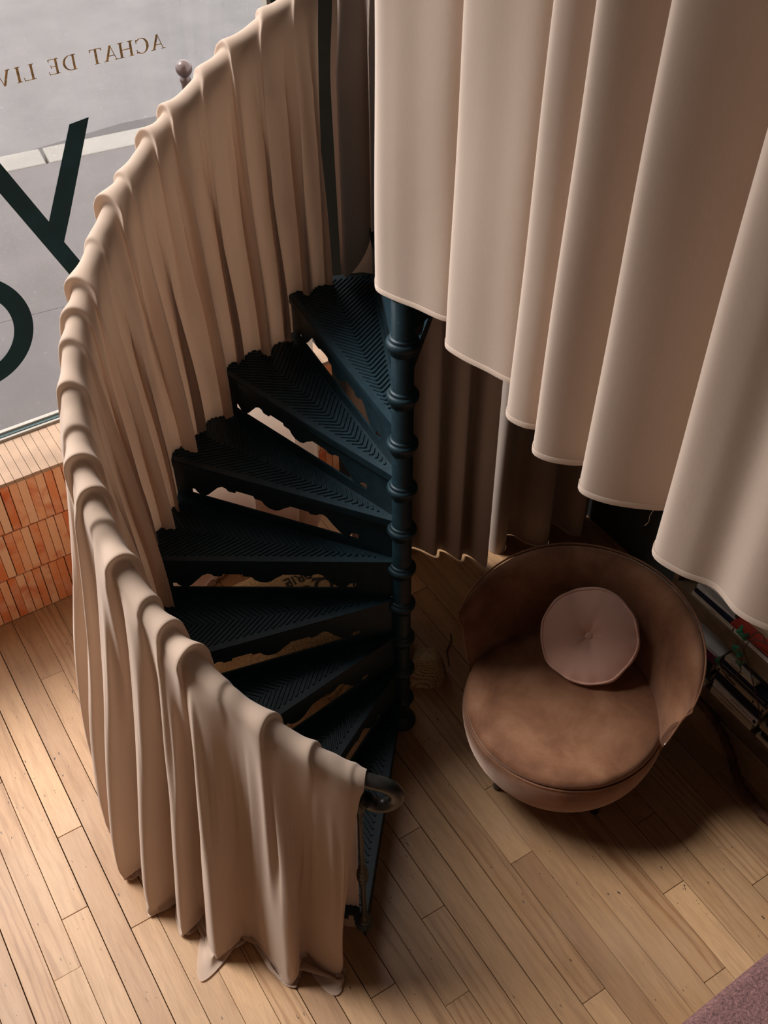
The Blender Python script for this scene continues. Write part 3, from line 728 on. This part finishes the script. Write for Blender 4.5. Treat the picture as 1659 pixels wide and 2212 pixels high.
# ------------------------------------------------------------------ curtains hung from the mezzanine guard rail
def spline2(pts, n):
    q = catmull([(p[0], p[1], 0) for p in pts], 10)
    a = np.array([[v.x, v.y] for v in q]); d = np.concatenate([[0], np.cumsum(np.sqrt((np.diff(a, axis=0)**2).sum(1)))])
    t = np.linspace(0, d[-1], n); return np.stack([np.interp(t, d, a[:, 0]), np.interp(t, d, a[:, 1])], 1)
def hung(name, hem, zt, zb, xc, amp_top, n, rows, m, ybend=None, pw=.9, parent=None, hemz=None, wr=.004, seed=1):
    H = spline2(hem, n)
    r_ = np.random.default_rng(seed)
    T = H.copy(); T[:, 0] = xc + (H[:, 0]-xc)*amp_top
    k = np.ones(31)/31
    ys = np.convolve(np.pad(H[:, 1], 15, mode='edge'), k, 'valid'); T[:, 1] = ys*.6+H[:, 1]*.4
    X = np.zeros((n, rows, 3))
    for j in range(rows):
        t = j/(rows-1); s = t**pw
        X[:, j, :2] = T*(1-s)+H*s
        zb_ = zb if hemz is None else hemz
        X[:, j, 2] = zt + (zb_-zt)*t
    ph1, ph2 = r_.uniform(0, 6, 2)
    U = np.linspace(0, 1, n)[:, None]; Vv = np.linspace(0, 1, rows)[None]
    X[..., 0] += wr*np.sin(31*U+5*Vv+ph1)*np.sin(4*Vv+ph2+9*U)
    return X
hem = [(.06, -.02), (-.02, -.02), (-.10, -.035), (-.145, -.09), (-.135, -.15), (-.105, -.22), (-.075, -.30), (-.035, -.345), (-.045, -.372), (-.10, -.372), (-.13, -.40), (-.125, -.46), (-.105, -.53), (-.085, -.60), (-.045, -.645), (-.07, -.67),
       (-.14, -.672), (-.166, -.70), (-.155, -.745), (-.125, -.775), (-.115, -.792), (-.16, -.797), (-.192, -.825), (-.18, -.865), (-.14, -.905), (-.09, -.935), (-.11, -.955), (-.16, -.955), (-.178, -.985), (-.15, -1.04), (-.09, -1.10), (-.03, -1.145),
       (-.06, -1.175), (-.14, -1.175), (-.178, -1.205), (-.165, -1.27), (-.135, -1.33), (-.145, -1.40), (-.125, -1.46), (-.08, -1.52), (-.12, -1.58), (-.17, -1.66), (-.12, -1.76), (-.06, -1.84), (-.13, -1.9), (-.16, -1.98), (-.1, -2.1), (-.06, -2.2)]
X = hung('hanging_curtain', hem, 3.40, 2.20, -.092, .72, 300, 40, None, pw=.85, wr=.003)
mc = grid_mesh('hanging_curtain', X, M['cloth_thick'])
tag(mc, 'wide pale cream curtain with a scalloped hem hanging above the armchair from the mezzanine', 'curtain')
nrm_ = np.zeros((300, 2)); dH = np.gradient(X[:, -1, :2], axis=0); nrm_ = np.stack([dH[:, 1], -dH[:, 0]], 1); nrm_ /= np.linalg.norm(nrm_, axis=1, keepdims=True)+1e-9
hb = np.zeros((300, 3, 3))
for j, (tz, of) in enumerate(((.0155, .0003), (.0145, .0013), (.0002, .0013))):
    hb[:, j, :2] = X[:, -1, :2] + nrm_*of; hb[:, j, 2] = 2.20+tz
grid_mesh('stitched_hem', hb, M['cloth_thick'], mc, 0)
bm = bmesh.new(); tube(bm, catmull([(-.07, -1.115, 2.203), (-.078, -1.10, 2.196), (-.088, -1.098, 2.18), (-.09, -1.10, 2.165), (-.10, -1.10, 2.158)], 5), .0006, 6); obj('loose_thread', bm, M['cloth'], mc)
gr = empty('guard_rail', (-.055, 0, 2.34)); tag(gr, 'dark metal mezzanine guard rail carrying the wide pale curtain', 'railing')
bm = bmesh.new(); tube(bm, [(0, .0, 1.04), (0, -3.9, 1.04)], .02, 12); obj('top_rail', bm, M['legs'], gr, True)
for y in (-.02, -1.3, -2.6, -3.88):
    bm = bmesh.new(); tube(bm, [(.09, y, -.05), (.09, y, .02), (0, y, .1), (0, y, 1.04)], .012, 10); obj('post', bm, M['legs'], gr, True)
# floor-length curtain in the shade behind the armchair
hem2 = [(.875, .66), (.872, .57), (.90, .535), (.95, .56), (.985, .62), (1.03, .60), (1.05, .53), (1.09, .475), (1.14, .475), (1.17, .53), (1.21, .60), (1.25, .55), (1.27, .46), (1.31, .43), (1.345, .47), (1.38, .53), (1.40, .5)]
X2 = hung('h', [(y, x) for x, y in hem2], 2.6, .003, .53, .55, 150, 40, None, pw=1.4, wr=.006)
X2 = X2[..., [1, 0, 2]]
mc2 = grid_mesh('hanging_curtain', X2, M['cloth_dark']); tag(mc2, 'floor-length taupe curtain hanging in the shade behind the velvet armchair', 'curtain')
bm = bmesh.new(); tube(bm, [(.84, .54, 2.6), (1.41, .53, 2.6)], .012, 10)
for xx in (.86, 1.40): tube(bm, [(xx, .535, 2.6), (xx, .535, 2.61)], .02, 10)
o = obj('curtain_rod', bm, M['legs'], None, True); tag(o, 'thin dark rod holding the floor-length curtain behind the armchair', 'curtain rod')

# ------------------------------------------------------------------ velvet armchair
CC = Vector((.420, -.487)); BD = math.atan2(.494, .869)     # back direction
ch = empty('armchair', (CC.x, CC.y, 0), BD-PI/2)            # local +y is the back
tag(ch, 'round low bronze velvet armchair with a curved wrap-around back', 'armchair')
def lath(prof, n=72): bm = bmesh.new(); lathe(bm, prof, n, cap=True); return bm
def spline_prof(pts, n=8): return [(max(v.x, .0005), v.y) for v in catmull([(a, b, 0) for a, b in pts], n)]
obj('seat_base', lath(spline_prof([(.0, .105), (.20, .106), (.285, .118), (.335, .165), (.365, .23), (.380, .30), (.383, .345), (.378, .372), (.371, .380), (.30, .381), (.0, .381)], 6)), M['velvet'], ch, True)
cu = obj('seat_cushion', lath(spline_prof([(.0, .376), (.34, .376), (.366, .381), (.374, .392), (.370, .409), (.352, .424), (.30, .437), (.18, .447), (.0, .450)], 6)), M['velvet'], ch, True)
bm = bmesh.new(); tube(bm, [(.375*math.cos(t), .375*math.sin(t)*1, .3785+.0008*math.sin(t*23)) for t in np.linspace(0, 2*PI, 120)], .0035, 8); obj('piping', bm, M['velvet'], cu, True)
na, ns = 97, 30
S = np.zeros((na, ns, 3)); top_edge = []; 
for i in range(na):
    al = math.radians(-92 + 184*i/(na-1)); e = abs(al)/math.radians(92)
    ztop = .775 - .10*e**2.2 ; rtop = .468 - .022*e**3
    th = .088*(1-e**5)+.016
    if al > 0: th += 0
    rb_o, rb_i = .386, .386-th*.62-.004
    prof = [(rb_i-.0, .405), (rb_i-.002+.010, .47), (rb_i+.030*1, .55), (rtop-th*.80, ztop-.085), (rtop-th*.62, ztop-.035), (rtop-th*.36, ztop-.006), (rtop-.010, ztop+.002), (rtop, ztop-.006), (rtop+.002, ztop-.03), (rtop-.018, .60), (.408, .48), (.390, .38), (.384, .33), (.37, .33)]
    q = catmull([(a, b, 0) for a, b in prof], 12)
    qa = np.array([[v.x, v.y] for v in q]); d = np.concatenate([[0], np.cumsum(np.sqrt((np.diff(qa, axis=0)**2).sum(1)))]); t = np.linspace(0, d[-1], ns)
    rr = np.interp(t, d, qa[:, 0]); zz = np.interp(t, d, qa[:, 1])
    a2 = PI/2 - al
    S[i, :, 0] = rr*math.cos(a2); S[i, :, 1] = rr*math.sin(a2); S[i, :, 2] = zz
    top_edge.append((rtop*math.cos(a2), rtop*math.sin(a2), ztop-.003))
bk = grid_mesh('backrest', S, M['velvet'], ch, 1)
for e_ in (0, na-1):   # close the two front ends
    bm = bmesh.new(); vs = [bm.verts.new(p) for p in S[e_]]; bm.faces.new(vs); obj('end_panel', bm, M['velvet'], bk)
def edge_line(i, flip): 
    return [tuple(S[i][k]) for k in range(ns)]
pp = [tuple(p) for p in S[0][16:][::-1]] + [tuple(Vector(p)) for p in top_edge] + [tuple(p) for p in S[-1][16:]]
bm = bmesh.new(); tube(bm, top_edge, .0038, 8); obj('piping', bm, M['velvet'], bk, True)
for i in (0, na-1):
    bm = bmesh.new(); tube(bm, [tuple(p) for p in S[i][12:26]], .0036, 8); obj('piping', bm, M['velvet'], bk, True)
for ang in (225, 315, 45, 135):
    a = math.radians(ang+12); bm = bmesh.new(); lathe(bm, [(.016, 0), (.018, .004), (.020, .06), (.026, .11), (.026, .125)], 20)
    o = obj('leg', bm, M['legs'], ch, True); o.location = (.27*math.cos(a), .27*math.sin(a), 0)
# round satin cushion leaning on the back
cs = empty('round_cushion', (0, 0, 0)); tag(cs, 'round dusty pink satin cushion with a covered button, leaning in the armchair', 'cushion')
nrm = Vector((-.52, -.40, .76)).normalized(); ctr = Vector((.590, -.392, .572))
xax = Vector((.62, -.78, 0)).normalized(); xax = (xax-nrm*xax.dot(nrm)).normalized(); yax = nrm.cross(xax)
Mc = Matrix(((xax.x, yax.x, nrm.x, ctr.x), (xax.y, yax.y, nrm.y, ctr.y), (xax.z, yax.z, nrm.z, ctr.z), (0, 0, 0, 1)))
cs.matrix_world = Mc
RC = .176
def cushR(t): return RC*(1+.010*math.sin(5*t+.6)+.008*math.sin(8*t+2)+.004*math.sin(13*t))
def face_pts(sgn):
    nr, ntt = 22, 120; P = np.zeros((ntt+1, nr, 3))
    for i in range(ntt+1):
        t = 2*PI*i/ntt
        for j in range(nr):
            s = (j/(nr-1)); r = s*cushR(t)
            puff = .030*(1-s**3.5); dim = .034*math.exp(-(r/.030)**1.2)
            tuck = .0012*math.sin(7*t+.5)*math.exp(-((r-.05)/.04)**2) + .0006*math.sin(12*t)*math.exp(-((r-.035)/.02)**2)
            P[i, j] = (r*math.cos(t), r*math.sin(t), sgn*(.026+puff-dim+tuck+.0022*math.sin(17*t)*s**8))
    return P
for sgn, nm in ((1, 'front_face'), (-1, 'back_face')):
    grid_mesh(nm, face_pts(sgn), M['satin'], cs, 1)
P = np.zeros((121, 7, 3))
for i in range(121):
    t = 2*PI*i/120
    for j in range(7):
        z = -.026+.052*j/6; r = cushR(t)+.010*(1-(z/.026)**2)+.0016*math.sin(9*t+j)
        P[i, j] = (r*math.cos(t), r*math.sin(t), z)
grid_mesh('side_band', P, M['satin'], cs, 1)
for z in (.026, -.026):
    bm = bmesh.new(); tube(bm, [((cushR(t)+.002)*math.cos(t), (cushR(t)+.002)*math.sin(t), z+.0022*math.sin(17*t)*np.sign(z)) for t in np.linspace(0, 2*PI, 150)], .0042, 10, cap=False); obj('piping', bm, M['satin'], cs, True)
bm = bmesh.new(); lathe(bm, [(.002, .0), (.017, .001), (.0185, .005), (.016, .0105), (.009, .0135), (.0005, .0145)], 28, Matrix.Translation((0, 0, .022))); obj('button', bm, M['satin'], cs, True)

# ------------------------------------------------------------------ tweed sofa corner
so = empty('sofa', (0, -1.592, 0), math.radians(2.4)); tag(so, 'mauve brown tweed sofa, its edge cutting across the bottom right corner', 'sofa')
bm = bmesh.new(); box(bm, -.7, 1.04, -.95, 0, .10, .30); o = obj('base', bm, M['tweed'], so); bevel(o, .02, 4)
bm = bmesh.new(); box(bm, -.7, 1.04, -.95, .0, .302, .415); o = obj('seat_cushion', bm, M['tweed'], so, True); bevel(o, .035, 6)
for x_, y_ in ((-.62, -.08), (.96, -.08), (-.62, -.88), (.96, -.88)):
    bm = bmesh.new(); lathe(bm, [(.014, 0), (.022, .102)], 16); o = obj('leg', bm, M['legs'], so, True); o.location = (x_, y_, 0)

# ------------------------------------------------------------------ bookcase and books
BX = 1.10
bc = empty('bookcase', (BX, 0, 0)); tag(bc, 'low dark wooden bookcase with thick shelves behind the armchair', 'bookcase')
def part_box(name, m, par, *b, bv=.002, sp=False):
    bm = bmesh.new(); box(bm, *b); o = obj(name, bm, m, par); bevel(o, bv); return o
part_box('plinth', M['wood'], bc, 0.012, .29, -2.4, -.34, 0, .088)
part_box('shelf', M['wood'], bc, 0, .29, -2.4, -.34, .090, .116)
part_box('shelf', M['wood'], bc, -.012, .29, -2.4, -.34, .442, .528)
part_box('shelf', M['wood'], bc, 0, .29, -2.4, -.34, .90, .93)
part_box('side_panel', M['wood'], bc, .0, .29, -.338, -.312, 0, .93)
part_box('side_panel', M['wood'], bc, .0, .29, -2.43, -2.402, 0, .93)
part_box('back_panel', M['wood'], bc, .29, .305, -2.4, -.34, 0, .93)
bcols = {'cream': (.60, .48, .34), 'white': (.68, .62, .57), 'black': (.012, .011, .018), 'navy': (.010, .012, .035), 'purple': (.13, .012, .055), 'dark': (.022, .016, .022), 'tan': (.45, .31, .19), 'red': (.35, .035, .02), 'grey': (.40, .37, .34)}
BM = {k: simple('book_'+k, v, .5, var=.1, vscale=30) for k, v in bcols.items()}
BM['pages'] = simple('book_pages', (.42, .36, .29), .9, var=.2, vscale=90)
def book(y0, y1, z0, z1, col, label, dx=0, d=.16, rot=0, stripes=None, group='books lying in the low bookcase'):
    b = empty('book', (BX+dx, (y0+y1)/2, z0), math.radians(rot)); tag(b, label, 'book', group)
    h = abs(y1-y0)/2; t = z1-z0; c = min(.0022, t*.2)
    bm = bmesh.new(); box(bm, 0, .003, -h, h, 0, t); box(bm, 0, d, -h, h, 0, c); box(bm, 0, d, -h, h, t-c, t)
    o = obj('cover', bm, BM[col], b); bevel(o, .0012)
    bm = bmesh.new(); box(bm, .003, d-.004, -h+.003, h-.003, c, t-c); obj('pages', bm, BM['pages'], b)
    for a, c2, z_, hh in (stripes or []):
        bm = bmesh.new(); box(bm, -.0006, .0004, a*h, c2*h, t*z_-hh*t/2, t*z_+hh*t/2)
        obj('spine_band', bm, BM['black' if col in ('cream', 'white', 'tan', 'grey') else 'cream'], b)
    return b
book(-.60, -.36, .118, .150, 'cream', 'pale book at the bottom of the stack nearest the armchair back', 0)
book(-.61, -.37, .152, .200, 'dark', 'dark book second from the bottom, nearest the armchair back', .01)
book(-.60, -.36, .202, .272, 'black', 'thick black book in the stack nearest the armchair back', .006)
book(-.618, -.39, .274, .322, 'purple', 'deep purple book beside the armchair back', 0)
book(-.622, -.39, .324, .338, 'white', 'thin white book lying on the deep purple one', -.002, stripes=[(-.93, -.86, .5, .3)])
book(-.856, -.632, .118, .158, 'cream', 'worn cream paperback at the bottom of the middle lower stack', 0, stripes=[(-.1, .55, .5, .06)])
book(-.868, -.630, .160, .198, 'white', 'thick off-white book second in the middle lower stack', .004, stripes=[(-.75, .15, .55, .06), (-.96, -.84, .5, .5)])
book(-.872, -.626, .200, .262, 'black', 'thick black book in the middle lower stack', .008)
book(-.886, -.624, .264, .288, 'tan', 'long narrow tan book with black lettering blocks on its spine', 0, stripes=[(.86, .95, .5, .6), (.2, .62, .5, .35), (-.55, -.48, .5, .5), (-.95, -.86, .5, .6)])
book(-.880, -.63, .290, .318, 'dark', 'dark book lying above the long tan one', .005, stripes=[(-.9, .9, .85, .04)])
book(-.872, -.636, .320, .348, 'navy', 'dark blue book lying under the small cream one', .006)
book(-.805, -.645, .350, .374, 'cream', 'small cream book on top of the middle lower stack', 0, stripes=[(-.2, .6, .5, .12)], d=.12)
book(-.87, -.70, .376, .400, 'black', 'black book uppermost in the middle lower stack', .02, d=.12)
book(-1.12, -.886, .118, .140, 'cream', 'pale book at the bottom right of the lower shelf', 0)
book(-1.12, -.90, .142, .176, 'black', 'black book between two pale ones at the right of the lower shelf', .004)
book(-1.11, -.884, .178, .204, 'tan', 'tan book above the black one at the right of the lower shelf', .002, stripes=[(.3, .42, .5, .5)])
book(-1.12, -.90, .206, .262, 'dark', 'thick dark book at the right end of the lower shelf', .01)
book(-.640, -.420, .530, .546, 'cream', 'thin cream book lowest on the upper shelf', -.008, stripes=[(-.2, .1, .5, .15)])
book(-.640, -.425, .548, .574, 'navy', 'dark blue book lying on the thin cream one, upper shelf', -.004)
book(-.632, -.43, .576, .594, 'white', 'white magazine above the dark blue book, upper shelf', 0, rot=2)
book(-.632, -.41, .596, .618, 'grey', 'light grey magazine in the upper left stack', .0, rot=-2)
book(-.63, -.40, .620, .636, 'white', 'white magazine under the thin black one, upper shelf', .004, rot=3)
book(-.62, -.39, .638, .644, 'black', 'very thin black magazine in the upper left stack', .0, rot=1)
book(-.62, -.385, .646, .672, 'white', 'white magazine topmost in the upper left stack', .01, rot=-1)
book(-.88, -.648, .530, .552, 'white', 'white book lowest in the upper right stack behind the ivy', -.008)
book(-.885, -.650, .554, .562, 'black', 'thin black book in the upper right stack behind the ivy', -.006)
book(-.88, -.645, .564, .586, 'white', 'white magazine in the upper right stack behind the ivy', -.01)
book(-.88, -.640, .588, .598, 'red', 'magazine with a red and dark cover below the curtain hem', -.03, rot=2)
book(-.89, -.66, .600, .616, 'tan', 'tan book on top of the red magazine', .02)

# ------------------------------------------------------------------ ivy trailing over the shelf
iv = empty('ivy', (BX-.06, -.84, .66)); tag(iv, 'trailing ivy with dark glossy leaves hanging in front of the bookcase', 'ivy')
iv_o = Vector(iv.location)
def ivp(pts): return [Vector(p)-iv_o for p in pts]
stems = [[(1.06, -.93, .70), (1.05, -.86, .682), (1.05, -.79, .655), (1.05, -.752, .615), (1.05, -.742, .56), (1.05, -.744, .50), (1.055, -.735, .478)],
         [(1.05, -.81, .668), (1.05, -.79, .69), (1.05, -.765, .68), (1.05, -.752, .64), (1.05, -.735, .60), (1.05, -.715, .608), (1.05, -.71, .63)],
         [(1.05, -.744, .50), (1.045, -.76, .44), (1.05, -.74, .38), (1.052, -.70, .352), (1.055, -.67, .362), (1.055, -.655, .385)],
         [(1.06, -.72, .55), (1.07, -.77, .47), (1.07, -.83, .38), (1.07, -.88, .30), (1.07, -.90, .24)]]
for s_ in stems:
    bm = bmesh.new(); tube(bm, catmull(ivp(s_), 6), .0022, 7); obj('stem', bm, M['stem'], iv, True)
def ivy_leaf(loc, size, dirv, up):
    pts = [(0, 0), (.32, -.14), (.56, .02), (.50, .30), (.30, .42), (.20, .62), (0, 1.0), (-.20, .62), (-.30, .42), (-.50, .30), (-.56, .02), (-.32, -.14)]
    d = Vector(dirv).normalized(); n = Vector(up); n = (n-d*n.dot(d)).normalized(); s = d.cross(n)
    bm = bmesh.new(); c = bm.verts.new(Vector(loc)-iv_o+d*size*.35+n*size*.05)
    vs = [bm.verts.new(Vector(loc)-iv_o + s*x*size + d*y*size - n*size*(abs(x)*.22+.1*max(0, y-.5))) for x, y in pts]
    for i in range(len(vs)): bm.faces.new((c, vs[i], vs[(i+1) % len(vs)]))
    o = obj('leaf', bm, M['leaf'], iv); md = o.modifiers.new('thick', 'SOLIDIFY'); md.thickness = .0006
vw = (-.55, -.3, .75)
for loc, sz, d in [((1.045, -.710, .632), .043, (0, .62, -.75)), ((1.045, -.722, .626), .036, (0, -.3, -.95)), ((1.05, -.735, .50), .030, (0, .5, .6)), ((1.05, -.742, .478), .032, (0, -.25, -.97)), ((1.05, -.655, .385), .034, (0, .8, -.6)), ((1.05, -.71, .52), .026, (0, .9, .1))]:
    ivy_leaf(loc, sz, d, vw)
bm = bmesh.new()
pv = catmull([(1.094, -.50, .016), (1.094, -.589, .018), (1.087, -.679, .018), (1.066, -.762, .02), (1.020, -.862, .02), (.960, -.965, .022), (.936, -1.052, .022), (.930, -1.153, .022), (.95, -1.28, .02), (.99, -1.42, .018)], 8)
rr_ = [.010+.007*abs(math.sin(i*.9))+.006*(i/len(pv)) for i in range(len(pv))]
tube(bm, pv, rr_, 12); o = obj('dried_root', bm, M['bark'], None, True); tag(o, 'gnarled reddish brown root lying on the floor before the bookcase', 'root')
bm = bmesh.new(); tube(bm, catmull([(.43, .262, .004), (.405, .225, .006), (.36, .19, .006), (.345, .16, .003), (.325, .12, .002)], 5), .0028, 7)
o = obj('twig', bm, M['stem'], None, True); tag(o, 'thin dark twig on the shaded floor between the pole and the armchair', 'twig')

# ------------------------------------------------------------------ jute sacks under the stairs
def sack(cx_, cy_, rx, ry, h, rot, label, seed):
    s = empty('jute_sack', (cx_, cy_, 0), rot); tag(s, label, 'sack')
    r_ = random.Random(seed); nu, nv = 64, 26
    P = np.zeros((nu+1, nv, 3)); a_ = [r_.uniform(0, 6) for _ in range(6)]
    for i in range(nu+1):
        t = 2*PI*i/nu; ct, s_t = math.cos(t), math.sin(t)
        for j in range(nv):
            v = j/(nv-1)*PI/2*1.12-.19; v = max(v, -.19)
            cr = abs(math.cos(v))**.55; zz = .5*h*(1+0) ; z = h*(max(0, math.sin(v))**.8) + .0
            if v < 0: z = .0
            e = .62
            x = rx*cr*abs(ct)**e*np.sign(ct); y = ry*cr*abs(s_t)**e*np.sign(s_t)
            w_ = 1+.05*math.sin(3*t+a_[0]+2*v)+.03*math.sin(7*t+a_[1]-5*v)
            z *= 1+.07*math.sin(2.2*x/rx+a_[2])+.05*math.sin(4*y/ry+a_[3])
            P[i, j] = (x*w_, y*w_, z)
    P[:, -1] = P[:, -1].mean(0)
    P[-1] = P[0]
    grid_mesh('sack_cloth', P, M['jute'], s, 1)
    return s, P
s1, P1 = sack(-.12, .49, .42, .25, .41, math.radians(-28), 'plump jute sack printed with black capitals lying under the stairs', 5)
s2, P2 = sack(.205, .13, .085, .06, .15, math.radians(-40), 'small jute sack slumped on the floor behind the foot of the pole', 8)
def text_mesh(txt, size):
    cu_ = bpy.data.curves.new('t', 'FONT'); cu_.body = txt; cu_.size = size; cu_.offset = size*.012
    to = bpy.data.objects.new('t', cu_); C.objects.link(to); bpy.context.view_layer.update()
    me = bpy.data.meshes.new_from_object(to.evaluated_get(bpy.context.evaluated_depsgraph_get())); bpy.data.objects.remove(to); return me
from mathutils.bvhtree import BVHTree
def tree_of(P):
    nu, nv = P.shape[:2]; idx = np.arange(nu*nv).reshape(nu, nv)
    q = np.stack([idx[:-1, :-1], idx[1:, :-1], idx[1:, 1:], idx[:-1, 1:]], -1).reshape(-1, 4)
    return BVHTree.FromPolygons([Vector(p) for p in P.reshape(-1, 3)], q.tolist())
T1 = tree_of(P1)
for txt, size, x, y, ang in (('QU', .105, .07, .10, 205), ('PRIE', .065, -.015, .135, 205), ('A', .085, -.10, .075, 205), ('L', .10, .13, .13, 205), ('D', .06, .20, .07, 205)):
    me = text_mesh(txt, size)
    bm = bmesh.new(); bm.from_mesh(me)
    bmesh.ops.triangulate(bm, faces=bm.faces); bmesh.ops.subdivide_edges(bm, edges=[e for e in bm.edges if e.calc_length() > .012], cuts=2, use_grid_fill=False)
    a = math.radians(ang)
    for v in bm.verts:
        px = x+v.co.x*math.cos(a)-v.co.y*math.sin(a); py = y+v.co.x*math.sin(a)+v.co.y*math.cos(a)
        hit = T1.ray_cast(Vector((px, py, 1)), Vector((0, 0, -1)))
        v.co = (px, py, (hit[0].z if hit[0] else 0)+.002)
    me2 = bpy.data.meshes.new('printed_lettering'); bm.to_mesh(me2); bm.free(); link_mesh('printed_lettering', me2, M['ink'], s1)
# ------------------------------------------------------------------ light: overcast daylight through the shop windows
w = bpy.data.worlds.new('sky'); sc.world = w; w.use_nodes = True
nt = w.node_tree; nt.nodes.clear(); o = nt.nodes.new('ShaderNodeOutputWorld'); b = nt.nodes.new('ShaderNodeBackground')
b.inputs[0].default_value = (1, .955, .95, 1); b.inputs[1].default_value = 3.0; nt.links.new(b.outputs[0], o.inputs[0])
def area(name, loc, rot, sx, sy, power, col=(1, 1, 1), portal=False):
    ld = bpy.data.lights.new(name, 'AREA'); ld.shape = 'RECTANGLE'; ld.size = sx; ld.size_y = sy; ld.energy = power; ld.color = col
    ld.cycles.is_portal = portal
    lo = bpy.data.objects.new(name, ld); C.objects.link(lo); lo.location = loc; lo.rotation_euler = rot; return lo
area('window_portal', (-1.9, GY+.05, 3.5), (-PI/2, 0, 0), 4.7, 5.4, 1, portal=True)
def aim(v): return Vector(v).to_track_quat('-Z', 'Y').to_euler()
# the bright part of the hazy sky, high above the street to the left
sd = bpy.data.lights.new('hazy_sun', 'SUN'); sd.energy = 4.1; sd.angle = math.radians(24); sd.color = (1, .965, .94)
so_ = bpy.data.objects.new('hazy_sun', sd); C.objects.link(so_)
el, az = math.radians(50), math.radians(128)
so_.rotation_euler = aim((-math.cos(az)*math.cos(el), -math.sin(az)*math.cos(el), -math.sin(el)))
so_.location = (-4, 6, 8)
